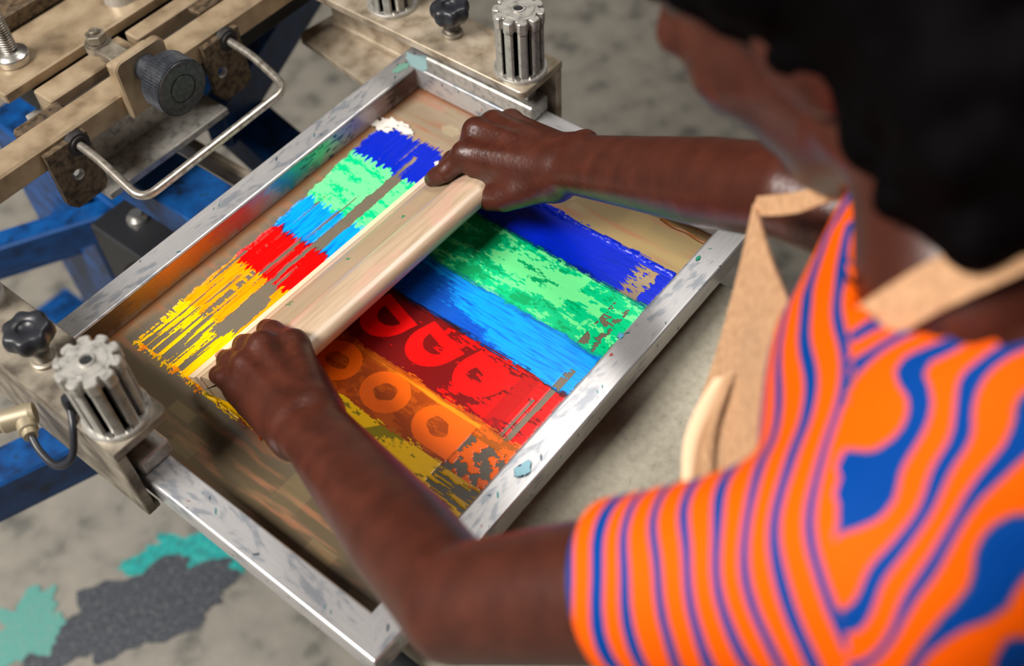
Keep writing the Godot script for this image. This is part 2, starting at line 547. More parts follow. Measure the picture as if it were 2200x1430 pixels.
func smear_material() -> StandardMaterial3D:
	# ink smears left on the inner wall of the frame beside each ink band: u along the bar from the far corner
	var n := FastNoiseLite.new(); n.seed = 77; n.frequency = 1.0; n.fractal_octaves = 4
	var w := 1024; var h := 64
	var im := Image.create(w, h, false, Image.FORMAT_RGB8)
	var stops := [[0.0, Color8(120, 92, 84)], [0.07, Color8(60, 44, 44)], [0.10, Color8(150, 128, 124)], [0.20, Color8(190, 176, 172)], [0.26, Color8(190, 196, 196)], [0.31, Color8(120, 205, 175)], [0.36, Color8(40, 170, 175)], [0.41, Color8(20, 150, 205)], [0.45, Color8(170, 180, 190)], [0.48, Color8(215, 140, 130)], [0.54, Color8(220, 90, 84)], [0.58, Color8(214, 110, 80)], [0.63, Color8(236, 130, 40)], [0.72, Color8(236, 150, 50)], [0.80, Color8(190, 130, 50)], [0.87, Color8(120, 90, 62)], [1.0, Color8(90, 78, 70)]]
	for y in h:
		for x in w:
			var u := float(x) / w + 0.025 * n.get_noise_2d(x * 0.02, y * 0.06)
			var v := float(y) / h
			var c: Color = stops[-1][1]
			for i in stops.size() - 1:
				if u < stops[i + 1][0]:
					c = stops[i][1].lerp(stops[i + 1][1], smoothstep(0.0, 1.0, clampf((u - stops[i][0]) / (stops[i + 1][0] - stops[i][0]), 0, 1)))
					break
			c = c.lerp(Color8(176, 170, 168), clampf((v - 0.62 + 0.35 * n.get_noise_2d(x * 0.03, 5.0)) * 2.2, 0.0, 0.8))
			if n.get_noise_2d(x * 0.02 + 40.0, y * 0.1) > 0.28 and u > 0.2 and u < 0.36:
				c = c.lerp(Color8(8, 66, 84), 0.9)
			im.set_pixel(x, y, c * (0.94 + 0.12 * n.get_noise_2d(x * 0.2, y * 0.3)))
	var m := plain(Color.WHITE, 0.3, 0.2)
	m.albedo_texture = ImageTexture.create_from_image(im)
	m.texture_repeat = false
	return m

func screen() -> void:
	var t := thing("screen_frame", "silver aluminium screen printing frame stretched with ink-covered mesh", "screen frame", Vector3(FW / 2, MESH_Y, FH / 2))
	var y := TOP - BAR / 2
	var h := BAR / 2
	# long bars along z, short bars along x (corner to corner centre lines, mitred)
	var c := [Vector3(h, y, h), Vector3(h, y, FH - h), Vector3(FW - h, y, FH - h), Vector3(FW - h, y, h)]
	for i in 4:
		obj("bar", bar_mesh(c[i], c[(i + 1) % 4], BAR, BAR), M.alu, t)
	# the colour-smeared inner wall of the long far bar
	var st := start()
	var x := BAR + 0.0003
	var ya := TOP - 0.0022; var yb := MESH_Y + 0.0006
	var n := 60
	for i in n:
		var za := lerpf(BAR + 0.001, FH - BAR - 0.001, float(i) / n); var zb := lerpf(BAR + 0.001, FH - BAR - 0.001, float(i + 1) / n)
		var q := [[za, ya, float(i) / n, 0.0], [zb, ya, float(i + 1) / n, 0.0], [zb, yb, float(i + 1) / n, 1.0], [za, yb, float(i) / n, 1.0]]
		for k in [0, 2, 1, 0, 3, 2]:
			st.set_normal(Vector3.RIGHT)
			st.set_uv(Vector2(q[k][2], q[k][3]))
			st.add_vertex(Vector3(x, q[k][1], q[k][0]))
	obj("ink_smear", st.commit(), smear_material(), t, "ink smears in a row of colours along the inner wall")
	# a bead of glossy varnish in the corner of the mesh
	st = start()
	tube(st, curve([Vector3(0.330, MESH_Y + 0.0008, 0.0350), Vector3(0.345, MESH_Y + 0.0008, 0.0372), Vector3(0.358, MESH_Y + 0.0008, 0.0358), Vector3(0.372, MESH_Y + 0.0008, 0.0375), Vector3(0.3865, MESH_Y + 0.0008, 0.0365)], 6), 0.0014, 10)
	obj("varnish_bead", fin(st), plain(Color8(150, 96, 50), 0.12), t, "glossy bead of varnish")
	# drops and smears of paint on the top of the frame
	var pd := [["paint_drop", 0.4025, 0.3313, 0.0052, 0.0075, 3, Color8(130, 178, 196), 0.0016, "pale blue paint drop"], ["paint_drop", 0.3936, 0.0774, 0.0016, 0.0032, 5, Color8(20, 130, 104), 0.0008, "green paint mark"],
		["paint_smear", 0.4035, 0.0135, 0.0085, 0.0120, 7, Color8(132, 166, 172), 0.0003, "teal paint smear"], ["paint_smear", 0.0285, 0.0160, 0.022, 0.0085, 9, Color8(150, 184, 188), 0.0003, "pale teal paint smear"],
		["paint_smear", 0.0150, 0.0340, 0.005, 0.010, 12, Color8(120, 168, 152), 0.0004, "green paint smear"], ["paint_drop", 0.388, 0.185, 0.0022, 0.0034, 15, Color8(96, 160, 190), 0.0004, "blue paint speck"], ["paint_drop", 0.393, 0.205, 0.0012, 0.0016, 18, Color8(170, 70, 60), 0.0004, "red paint speck"]]
	for d in pd:
		var sp := start()
		var po := blob(Vector2.ZERO, d[3], d[4], d[5] + 500, 0.4, 40)
		if Geometry2D.is_polygon_clockwise(po): po.reverse()
		extrude(sp, po, 0.0, d[7], Transform3D(Basis.IDENTITY, Vector3(d[1], TOP + 0.0001, d[2])))
		obj(d[0], fin(sp), plain(d[6], 0.3), t, d[8])
	# mesh
	var im := mesh_image()
	var m := plain(Color.WHITE, 0.3)
	m.albedo_texture = ImageTexture.create_from_image(im)
	m.texture_repeat = false
	st = start()
	for q in [[0, 0], [1, 0], [1, 1], [0, 0], [1, 1], [0, 1]]:
		st.set_normal(Vector3.UP)
		st.set_uv(Vector2(q[0], q[1]))
		st.add_vertex(Vector3(lerpf(BAR - 0.004, FW - BAR + 0.004, q[0]), MESH_Y, lerpf(BAR - 0.004, FH - BAR + 0.004, q[1])))
	obj("mesh", st.commit(), m, t, "taupe emulsion-coated mesh stained in brown streaks")

func mesh_image() -> Image:
	var w := 480; var h := 600
	var n := FastNoiseLite.new(); n.seed = 31; n.frequency = 1.0; n.fractal_octaves = 4
	var im := Image.create(w, h, false, Image.FORMAT_RGB8)
	for y in h:
		for x in w:
			var X := BAR + (FW - 2 * BAR) * x / w; var Z := BAR + (FH - 2 * BAR) * y / h
			var c := Color8(158, 140, 118)
			c = c.lerp(Color8(156, 134, 88), smoothstep(0.2, 0.32, X) * (1.0 - smoothstep(0.09, 0.12, Z)) * 0.9)
			c = c.lerp(Color8(104, 97, 84), smoothstep(0.10, 0.14, Z) * 0.95)
			c = c.lerp(Color8(92, 80, 61), smoothstep(0.41, 0.44, Z) * 0.92)
			c = c.lerp(Color8(74, 66, 56), smoothstep(0.325, 0.34, X) * smoothstep(0.295, 0.31, Z) * 0.9)
			c = c.lerp(Color8(150, 124, 96), smoothstep(0.045, 0.036, X) * smoothstep(0.08, 0.12, Z) * 0.8)
			var ingap := smoothstep(0.10, 0.14, Z) * (1.0 - smoothstep(0.40, 0.43, Z)) * smoothstep(0.04, 0.05, X)
			var s := n.get_noise_2d(X * 9.0, Z * 70.0)
			c = c.lerp(Color8(166, 110, 82), clampf(s * 1.7 - 0.1, 0.0, 0.65) * (1.0 - 0.85 * ingap))
			var b := n.get_noise_2d(floor(X * 40.0) * 3.7, floor(Z * 90.0) * 5.1)
			c = c.lerp(Color8(134, 118, 84), clampf(b * 1.6 - 0.15, 0.0, 0.5) * (1.0 - 0.8 * ingap))
			c = c.lerp(Color8(178, 166, 136), smoothstep(0.011, 0.009, Vector2(X - 0.098, (Z - 0.060) * 1.4).length() + 0.003 * n.get_noise_2d(X * 200.0, Z * 200.0)) * 0.8)
			var e := minf(minf(X - BAR, FW - BAR - X), minf(Z - BAR, FH - BAR - Z))
			c = c.lerp(Color8(124, 66, 32), (1.0 - smoothstep(0.002, 0.014 + 0.008 * n.get_noise_2d(X * 20.0, Z * 20.0), e)) * 0.7)
			im.set_pixel(x, y, c)
	return im

# ==================================================================== inks
func lin(r: int, g: int, b: int) -> Color:
	return Color8(r, g, b).srgb_to_linear()

func letter(x: float, z: float) -> bool:
	# stencil letters: a row of D shapes in the red band (flat side to the far end) and a row of O shapes in the orange band
	for cx in [0.155, 0.207, 0.259, 0.311]:
		var dx: float = x - cx + (z - 0.262) * 0.35; var dz: float = z - 0.2535 - (x - cx) * 0.28
		if absf(dx) < 0.0235 and dz > 0.0 and dz < 0.041:
			var k := maxf(dz - 0.014, 0.0) / 0.027
			if (dx / 0.0235) ** 2 + k * k < 1.0:
				var hz := (dz - 0.011) / 0.0135
				var hole := hz > 0.0 and (dx / 0.0135) ** 2 + hz * hz < 1.0
				if cx > 0.3: hole = absf(dx + 0.002) < 0.0085 and dz > 0.014 and dz < 0.026 and not (dx > 0.001 and dz < 0.019)
				if not hole: return true
	for cx in [0.147, 0.2015, 0.256, 0.3125]:
		var dx: float = x - cx; var dz: float = z - 0.3285
		var inside := (dx / 0.0222) ** 2 + (dz / 0.0200) ** 2 < 1.0
		if cx > 0.3: inside = (inside and dx < 0.0) or (dx >= 0.0 and dx < 0.025 and absf(dz) < 0.0195)
		if inside:
			var r := sqrt((dx / 0.0105) ** 2 + (dz / 0.0082) ** 2)
			var an := atan2(dz, dx)
			if r > 1.0 + 0.10 * sin(an * 2.0 + cx * 40.0) + 0.05 * sin(an * 5.0): return true
	return false

func inks() -> void:
	var fn := FastNoiseLite.new(); fn.seed = 11; fn.frequency = 1.0; fn.fractal_octaves = 3
	var f1 := FastNoiseLite.new(); f1.seed = 12; f1.frequency = 1.0; f1.fractal_type = FastNoiseLite.FRACTAL_NONE
	var step := 0.0007
	var x0 := 0.028; var z0 := 0.072
	var nx := int((0.388 - x0) / step); var nz := int((0.436 - z0) / step)
	var right_b := [0.0815, 0.1285, 0.196, 0.2435, 0.304, 0.353, 0.421]
	var left_b := [0.086, 0.135, 0.205, 0.2495, 0.302, 0.362, 0.4195]
	var cls := PackedByteArray(); cls.resize(nx * nz)
	var hgt := PackedFloat32Array(); hgt.resize(nx * nz)
	var col := PackedColorArray(); col.resize(nx * nz)
	for j in nz:
		for i in nx:
			var x := x0 + i * step; var z := z0 + j * step
			var right := x > 0.135
			var bs: Array = right_b if right else left_b
			# ragged borders: smears run across the screen on the right, along the squeegee on the left
			var zz := z
			var blk := f1.get_noise_2d(floor(x * 240.0) * 2.7, floor(z * 520.0) * 3.3)
			if right:
				zz += 0.0014 * fn.get_noise_2d(x * 40.0, 3.0) + 0.0026 * blk * clampf(0.5 + 1.5 * fn.get_noise_2d(x * 30.0, z * 30.0), 0.0, 1.0) + 0.0034 * fn.get_noise_2d(x * 16.0, z * 520.0)
			else:
				zz += 0.0085 * fn.get_noise_2d(x * 260.0, z * 14.0) + 0.002 * fn.get_noise_2d(x * 90.0, 9.0)
			var k := -1
			for b in 6:
				if zz >= bs[b] and zz < bs[b + 1]: k = b
			if k < 0: continue
			var gap := false
			var thick := 0.0
			if not right:
				var edge := 0.0345 + 0.010 * smoothstep(0.1, 0.25, z) + 0.0025 * fn.get_noise_2d(7.0, z * 70.0) + (0.014 * maxf(fn.get_noise_2d(3.0, z * 200.0), 0.0) if k >= 5 else 0.0)
				if x < edge: gap = true
				# scraped streaks that run beside the squeegee
				var s := fn.get_noise_2d(x * 150.0, z * 6.0) + 0.12 * fn.get_noise_2d(x * 60.0, z * 260.0)
				if s > ([0.52, 0.56, 0.50, 0.44, 0.34, 0.20][k] as float): gap = true
				# one wide bare strip, narrower towards the far end
				var wide: float = 0.0915 + 0.002 * fn.get_noise_2d(1.0, z * 50.0)
				var to: float = 0.1035 + 0.0015 * fn.get_noise_2d(5.0, z * 60.0) + 0.008 * smoothstep(0.29, 0.33, z)
				if k == 0: to = wide + 0.003 + 0.004 * fn.get_noise_2d(x * 20.0, z * 90.0)
				if k == 3: to = wide + 0.0042; 
				if x > wide and x < to and z > 0.105 and z < 0.372 + 0.006 * fn.get_noise_2d(x * 300.0, 2.0): gap = true
				if k == 3 and absf(x - 0.0795 - 0.001 * fn.get_noise_2d(2.0, z * 40.0)) < 0.0017: gap = true
				if k == 4 and absf(x - 0.0735) < 0.0030 and blk > -0.25: gap = true
				if k == 5 and x < 0.105 and fn.get_noise_2d(x * 130.0 + 8.0, z * 7.0) > 0.08 + 0.3 * smoothstep(0.395, 0.375, z) - 0.25 * smoothstep(0.385, 0.41, z): gap = true
				thick = 0.0004 + 0.0004 * maxf(0.0, fn.get_noise_2d(x * 220.0, z * 16.0)) + 0.0010 * (1.0 - smoothstep(0.0, 0.003, x - edge))
				if x > 0.1055 and not (k == 4 and z > 0.315 and x < 0.112): gap = false
			else:
				var edge := 0.3775 - 0.001 * fn.get_noise_2d(2.0, z * 80.0)
				if x > edge: gap = true
				var q := fn.get_noise_2d(x * 70.0, z * 60.0) + 0.25 * blk
				var fray := fn.get_noise_2d(x * 90.0, z * 240.0)
				if k == 0 and z > 0.0915 and x > 0.347 + 0.010 * fn.get_noise_2d(3.0, z * 260.0) and x < 0.3665 + 0.004 * fn.get_noise_2d(9.0, z * 120.0): gap = fray > -0.34
				if k == 1 and x > 0.352 and x < 0.3685 and q > 0.12 and z > 0.14: gap = true
				if k == 2 and x > 0.362 and x < 0.3695 and z > 0.218: gap = q > -0.2
				if k == 3 and (absf(x - 0.3655 + (z - 0.25) * 0.02) < 0.0024 or (absf(x - 0.3585) < 0.0011 and z > 0.262)): gap = true
				if k == 4 and x > 0.339 and z > 0.318: gap = q > -0.02
				if k == 5 and x > 0.337: gap = fn.get_noise_2d(x * 26.0, z * 260.0) + 0.3 * fray > -0.06
				thick = 0.00035 + 0.00005 * fn.get_noise_2d(x * 40.0, z * 200.0)
				if k == 0: thick += 0.0020 * (1.0 - smoothstep(0.0, 0.0045, absf(z - 0.0855 - 0.001 * fn.get_noise_2d(x * 70.0, 0.0)))) * smoothstep(0.17, 0.24, x) * (0.8 + 0.6 * fn.get_noise_2d(x * 90.0, z * 420.0))
			# a thick ragged ridge of spilt ink along the near side
			var rz := 0.4195 + 0.0022 * fn.get_noise_2d(x * 60.0, 4.0) + 0.004 * smoothstep(0.15, 0.21, x)
			if x > 0.048 and x < 0.226 and absf(z - rz) < 0.0034 + 0.0022 * fn.get_noise_2d(x * 150.0, 1.0):
				k = 5 if fn.get_noise_2d(x * 45.0, 6.0) < 0.10 else 4
				gap = absf(z - rz + 0.0005) < 0.0011 and fn.get_noise_2d(x * 110.0, z * 60.0) > 0.12
				thick = 0.0022 * (1.0 - smoothstep(0.0, 0.0034, absf(z - rz))) + 0.0004
			elif k == 5 and z > rz: gap = true
			if gap: continue
			var c: Color
			var m := fn.get_noise_2d(x * 22.0, z * 420.0) if right else fn.get_noise_2d(x * 260.0, z * 22.0)
			var lo := 0.8 * fn.get_noise_2d(x * 24.0, z * 60.0) + 0.30 * blk + 0.15 * f1.get_noise_2d(floor(x * 420.0) * 1.7, floor(z * 900.0) * 2.3)
			match k:
				0: c = lin(0, 38, 190).lerp(lin(0, 26, 142), clampf(m * 0.8, 0.0, 0.4))
				1:
					var mint := lo + (0.55 * exp(-((x - 0.290) / 0.055) ** 2 - ((z - 0.154) / 0.020) ** 2) - 0.26 if right else 0.14)
					c = lin(0, 196, 128).lerp(lin(110, 234, 148), smoothstep(-0.03, 0.03, mint))
					c = c.lerp(lin(0, 150, 84), 0.8 * smoothstep(0.02, 0.08, 0.10 - lo - (x - 0.185) * 3.2) if right else 0.0)
				2:
					c = lin(0, 156, 250).lerp(lin(0, 92, 222), clampf(m * 1.5, 0.0, 0.7))
					if right: c = c.lerp(lin(2, 60, 180), 0.85 * smoothstep(0.02, -0.02, x - 0.245 - (z - 0.22) * 2.6 - 0.05 * lo - 0.02 * m))
				3: c = lin(236, 8, 2).lerp(lin(168, 6, 2), clampf(m * 1.3, 0.0, 0.6))
				4: c = lin(255, 156, 4).lerp(lin(250, 128, 4), clampf(m * 2.0, 0.0, 0.8))
				5: c = lin(252, 200, 6).lerp(lin(244, 176, 4), clampf(m * 2.0, 0.0, 0.8))
			if right and k == 3:
				var open_ := lo + (x - 0.325) * 7.0 + (0.25 if z < 0.257 and x > 0.23 else 0.0)
				c = lin(248, 10, 2) if letter(x, z) else lin(112, 7, 2).lerp(lin(236, 10, 2), smoothstep(-0.04, 0.06, open_ + 0.3 * m))
				if x > 0.336 and x < 0.352: c = c.lerp(lin(150, 8, 2), 0.7)
			if right and k == 4:
				c = lin(238, 98, 3) if letter(x, z) else lin(158, 62, 4).lerp(lin(190, 82, 4), smoothstep(-0.1, 0.2, lo))
				c = c.lerp(lin(250, 150, 22), smoothstep(0.0025, 0.0005, absf(z - 0.3085 - 0.002 * m)) * smoothstep(0.19, 0.30, x) * 0.85)
				if x > 0.3395: c = lin(226, 92, 6) if z > 0.318 or lo > 0.0 else lin(160, 80, 10)
			if right and k == 5:
				c = lin(248, 194, 5)
				if absf(x - 0.268 + (z - 0.37) * 0.9) < 0.007 or lo > 0.30: c = lin(140, 124, 20)
				if x > 0.337: c = lin(214, 164, 10)
			# where two bands run together the colours darken
			if right:
				var mixd := [0.0045, 0.004, 0.0035, 0.0, 0.0]
				for b in range(1, 4):
					var dd: float = absf(zz - bs[b]) - 0.002 * m
					c = c.lerp([Color.BLACK, lin(2, 30, 84), lin(2, 74, 150), lin(10, 4, 14)][b], ([0.0, 0.8, 0.6, 0.92][b] as float) * (1.0 - smoothstep(0.0, mixd[b - 1], dd)))
			elif k == 2 or k == 3:
				c = c.lerp(lin(20, 6, 40), 0.8 * (1.0 - smoothstep(0.0, 0.004, absf(zz - bs[3]) - 0.0025 * m)))
			cls[j * nx + i] = k + 1
			hgt[j * nx + i] = thick
			col[j * nx + i] = c
	var spec := [["blue_ink", "thick dark blue ink band, first from the far end of the mesh"], ["green_ink", "mint green ink band between dark blue and light blue ink"], ["light_blue_ink", "light blue ink band between green and red ink"], ["red_ink", "red ink band with stencil letters between light blue and orange ink"], ["orange_ink", "orange ink band between red and yellow ink"], ["yellow_ink", "yellow ink band at the near end of the mesh"]]
	var m2 := plain(Color.WHITE, 0.30)
	m2.vertex_color_use_as_albedo = true
	m2.metallic_specular = 0.4
	for k in 6:
		var vid := {}
		var vs := PackedVector3Array(); var ns := PackedVector3Array(); var cs := PackedColorArray(); var ix := PackedInt32Array()
		for j in nz - 1:
			for i in nx - 1:
				if cls[j * nx + i] != k + 1: continue
				var ids := []
				for q in [[0, 0], [1, 0], [1, 1], [0, 1]]:
					var a: int = i + q[0]; var b: int = j + q[1]
					var key := b * nx + a
					if not vid.has(key):
						vid[key] = vs.size()
						# thickness falls to the mesh at the border of the ink
						var full := true
						for r in [[0, 0], [-1, 0], [0, -1], [-1, -1]]:
							var e: int = (b + r[1]) * nx + a + r[0]
							if a + r[0] < 0 or b + r[1] < 0 or cls[e] == 0: full = false
						var th: float = hgt[key] if full and cls[key] > 0 else 0.00012
						vs.append(Vector3(x0 + a * step, MESH_Y + 0.0002 + th, z0 + b * step))
						var hx: float = hgt[key + 1] - hgt[maxi(key - 1, 0)]
						var hz: float = hgt[mini(key + nx, nx * nz - 1)] - hgt[maxi(key - nx, 0)]
						ns.append(Vector3(-clampf(hx / (2 * step), -0.8, 0.8), 1.0, -clampf(hz / (2 * step), -0.8, 0.8)).normalized())
						cs.append(col[j * nx + i])
					ids.append(vid[key])
				ix.append_array([ids[0], ids[1], ids[2], ids[0], ids[2], ids[3]])
		tag(obj(spec[k][0], arrays_mesh(vs, ns, ix, cs), m2), spec[k][1], "ink", "bands of ink on the screen mesh")
	# white ink left at the far corner
	var st := start()
	for d in [[0.034, 0.092, 0.012, 0.006, 2], [0.047, 0.082, 0.012, 0.006, 3], [0.058, 0.083, 0.010, 0.004, 4], [0.040, 0.085, 0.012, 0.007, 5], [0.1195, 0.0925, 0.004, 0.0022, 6], [0.1175, 0.1010, 0.003, 0.0030, 7]]:
		var pl := blob(Vector2(d[0], d[1]), d[2], d[3], d[4] + 60, 0.6, 60)
		if Geometry2D.is_polygon_clockwise(pl): pl.reverse()
		extrude(st, pl, MESH_Y + 0.0001, MESH_Y + 0.0014 + d[4] * 0.0001, Transform3D.IDENTITY)
	tag(obj("white_ink", fin(st), plain(Color8(222, 216, 208), 0.35)), "white ink smears at the far rim of the dark blue ink", "ink")

func arrays_mesh(vs: PackedVector3Array, ns: PackedVector3Array, ix: PackedInt32Array, cs := PackedColorArray(), uv := PackedVector2Array()) -> ArrayMesh:
	# front faces run clockwise: turn the triangles round where they face against their normals
	for k in range(0, ix.size(), 3):
		var a := vs[ix[k]]
		if (vs[ix[k + 2]] - a).cross(vs[ix[k + 1]] - a).dot(ns[ix[k]] + ns[ix[k + 1]] + ns[ix[k + 2]]) < 0.0:
			var e := ix[k + 1]
			ix[k + 1] = ix[k + 2]
			ix[k + 2] = e
	var arr := []
	arr.resize(Mesh.ARRAY_MAX)
	arr[Mesh.ARRAY_VERTEX] = vs
	arr[Mesh.ARRAY_NORMAL] = ns
	arr[Mesh.ARRAY_INDEX] = ix
	if cs.size(): arr[Mesh.ARRAY_COLOR] = cs
	if uv.size(): arr[Mesh.ARRAY_TEX_UV] = uv
	var m := ArrayMesh.new()
	m.add_surface_from_arrays(Mesh.PRIMITIVE_TRIANGLES, arr)
	return m

# ==================================================================== squeegee
const SQ := Vector2(0.1195, 0.8748)         # where the blade meets the mesh (x, y)
const SQ_D := Vector2(0.883, 0.469)        # up the handle
const SQ_N := Vector2(-0.469, 0.883)       # out of its upper face

func sq(l: float, n: float, z: float) -> Vector3:
	var skew := (0.25 - z) * 0.014
	var p := SQ + SQ_D * l + SQ_N * n
	return Vector3(p.x + skew, p.y, z)

func squeegee() -> void:
	var t := thing("squeegee", "cream wooden squeegee held in both hands across the inked mesh", "squeegee", Vector3(0.17, MESH_Y, 0.25))
	# handle profile (along the handle, out of the upper face), run round once
	var pr := [[0.018, -0.007], [0.018, 0.0066], [0.0195, 0.0078], [0.024, 0.0094], [0.0272, 0.0096], [0.0286, 0.0078], [0.0298, 0.0066], [0.0312, 0.0080], [0.0330, 0.0108], [0.036, 0.0120], [0.044, 0.0116], [0.052, 0.0106], [0.059, 0.0096], [0.0645, 0.0090], [0.0662, 0.0098], [0.0675, 0.0116], [0.0695, 0.0130], [0.076, 0.0138], [0.085, 0.0134], [0.094, 0.0120], [0.101, 0.0092], [0.1055, 0.005], [0.107, 0.0], [0.1055, -0.005], [0.101, -0.0092], [0.094, -0.012], [0.060, -0.012], [0.030, -0.010]]
	var za := 0.068; var zb := 0.419
	var st := start()
	st.set_smooth_group(1)
	var n := pr.size()
	var v := 0.0
	for i in n:
		var a: Array = pr[i]; var b: Array = pr[(i + 1) % n]
		var s := Vector2(a[0] - b[0], a[1] - b[1]).length()
		for k in 8:
			var z1 := lerpf(za, zb, k / 8.0); var z2 := lerpf(za, zb, (k + 1) / 8.0)
			var q := [[a, z1, v], [b, z1, v + s], [b, z2, v + s], [a, z2, v]]
			for e in [0, 2, 1, 0, 3, 2]:
				st.set_uv(Vector2(q[e][1] * 2.6, q[e][2] * 6.0))
				st.add_vertex(sq(q[e][0][0], q[e][0][1], q[e][1]))
		v += s
	st.set_smooth_group(-1)
	for z in [za, zb]:
		for i in range(1, n - 1):
			for e in [0, i, i + 1]:
				st.set_uv(Vector2(pr[e][1] * 8.0, pr[e][0] * 5.0))
				st.add_vertex(sq(pr[e][0], pr[e][1], z))
	obj("handle", fin(st), M.wood, t, "pale wooden handle with long grooves")
	st = start()
	st.set_smooth_group(-1)
	var bl := [[0.0, -0.003], [0.0, 0.003], [0.020, 0.0045], [0.020, -0.0045]]
	for i in 4:
		var a: Array = bl[i]; var b: Array = bl[(i + 1) % 4]
		quad(st, sq(a[0], a[1], za + 0.002), sq(b[0], b[1], za + 0.002), sq(b[0], b[1], zb - 0.002), sq(a[0], a[1], zb - 0.002))
	for z in [za + 0.002, zb - 0.002]:
		quad(st, sq(bl[0][0], bl[0][1], z), sq(bl[1][0], bl[1][1], z), sq(bl[2][0], bl[2][1], z), sq(bl[3][0], bl[3][1], z))
	obj("blade", fin(st), plain(Color8(226, 206, 176), 0.4), t, "cream rubber blade")

# ==================================================================== clamps
func gear(r: float, lobes: int, notch: float, phase := 0.0) -> PackedVector2Array:
	var p := PackedVector2Array()
	for i in lobes:
		var a := TAU * i / lobes + phase
		var w := TAU / lobes
		for q in [[0.06, 0.97], [0.14, 1.0], [0.32, 1.0], [0.50, 1.0], [0.60, 0.97], [0.65, 0.94], [0.67, 1.0 - notch * 0.5], [0.72, 1.0 - notch * 0.9], [0.82, 1.0 - notch], [0.92, 1.0 - notch * 0.9], [0.97, 1.0 - notch * 0.5], [0.99, 0.94]]:
			p.append(Vector2(cos(a + w * q[0]), sin(a + w * q[0])) * r * q[1])
	return p

func cylinder(parent: Node3D, at: Vector3, phase: float, r := 0.0235, h := 0.065) -> void:
	# finned air cylinder: lobed body with fine ribs, lobed cap with a bore and screw holes
	var xf := Transform3D(Basis.IDENTITY, at)
	var st := start()
	var n := 26
	for i in n:
		var y0 := 0.004 + (h - 0.016) * i / n; var y1 := 0.004 + (h - 0.016) * (i + 1) / n
		extrude(st, gear(r * 0.955, 10, 0.26, phase), y0, lerpf(y0, y1, 0.55), xf)
		extrude(st, gear(r * 0.925, 10, 0.26, phase), lerpf(y0, y1, 0.55), y1, xf)
	var body := obj("air_cylinder", fin(st), M.castalu, parent)
	st = start()
	extrude(st, gear(r, 10, 0.24, phase), h - 0.012, h, xf, 0.0008)
	obj("cap", fin(st), M.castalu, body)
	st = start()
	lathe(st, [[r * 0.60, h - 0.0005], [r * 0.60, h + 0.0004], [0.0060, h + 0.0004], [0.0060, h + 0.0016], [0.0048, h + 0.0018], [0.0042, h + 0.0006]], xf, 30)
	obj("boss", fin(st), M.castalu, body)
	st = start()
	lathe(st, [[0.0043, h + 0.0007], [0.0, h + 0.0006]], xf, 20)
	obj("bore", fin(st), M.dark, body, "dark bore hole")
	for i in 10:
		if i % 3 == 0:
			var a := TAU * (i + 0.82) / 10 + phase
			st = start()
			lathe(st, [[0.0, 0.0065], [0.0028, 0.0065], [0.003, 0.006], [0.003, 0.0]], Transform3D(Basis.IDENTITY, at + Vector3(cos(a), 0, sin(a)) * r * 0.9), 12)
			obj("screw", fin(st), M.chrome, body)
	st = start()
	lathe(st, [[r * 1.08, 0.0], [r * 1.08, 0.003], [r * 1.05, 0.004], [0.0, 0.004]], xf, 30)
	obj("base", fin(st), M.castalu, body)

func star_knob(parent: Node3D, at: Vector3, phase: float, top := 0.990) -> void:
	var st := start()
	var p := PackedVector2Array()
	for i in 84:
		var a := TAU * i / 84
		p.append(Vector2(cos(a), sin(a)) * 0.0195 * (0.93 + 0.07 * cos(a * 7.0 + phase)))
	var h := top - at.y
	var rings := [[0.50, h - 0.020], [0.80, h - 0.017], [0.97, h - 0.012], [1.0, h - 0.008], [0.97, h - 0.004], [0.88, h - 0.0008], [0.80, h], [0.36, h], [0.33, h - 0.001], [0.30, h - 0.0022], [0.0, h - 0.002]]
	st.set_smooth_group(1)
	for r in rings.size() - 1:
		for i in p.size():
			var j := (i + 1) % p.size()
			var f0: float = rings[r][0]; var f1: float = rings[r + 1][0]
			var flat0 := p[i].normalized() * 0.0195; var flat1 := p[j].normalized() * 0.0195
			var k0 := clampf((f0 - 0.4) * 2.5, 0.0, 1.0); var k1 := clampf((f1 - 0.4) * 2.5, 0.0, 1.0)
			var a := flat0.lerp(p[i], k0) * f0; var b := flat1.lerp(p[j], k0) * f0; var c := flat1.lerp(p[j], k1) * f1; var d := flat0.lerp(p[i], k1) * f1
			quad(st, at + Vector3(a.x, rings[r][1], a.y), at + Vector3(b.x, rings[r][1], b.y), at + Vector3(c.x, rings[r + 1][1], c.y), at + Vector3(d.x, rings[r + 1][1], d.y))
	lathe(st, [[0.0085, h - 0.020], [0.0095, h - 0.012]], Transform3D(Basis.IDENTITY, at), 24)
	lathe(st, [[0.0, h - 0.026], [0.0082, h - 0.026], [0.0095, h - 0.017]], Transform3D(Basis.IDENTITY, at), 24)
	var k := obj("star_knob", fin(st), M.black, parent)
	st = start()
	var prof := []
	var m := 9
	for i in m:
		prof.append([0.0062, (h - 0.020) * i / m]); prof.append([0.0074, (h - 0.020) * (i + 0.5) / m])
	prof.append([0.0062, h - 0.020])
	lathe(st, prof, Transform3D(Basis.IDENTITY, at), 20)
	lathe(st, [[0.0, 0.004], [0.009, 0.004], [0.0105, 0.003], [0.0105, 0.0]], Transform3D(Basis.IDENTITY, at), 24)
	obj("threaded_stem", fin(st), M.dull, k)

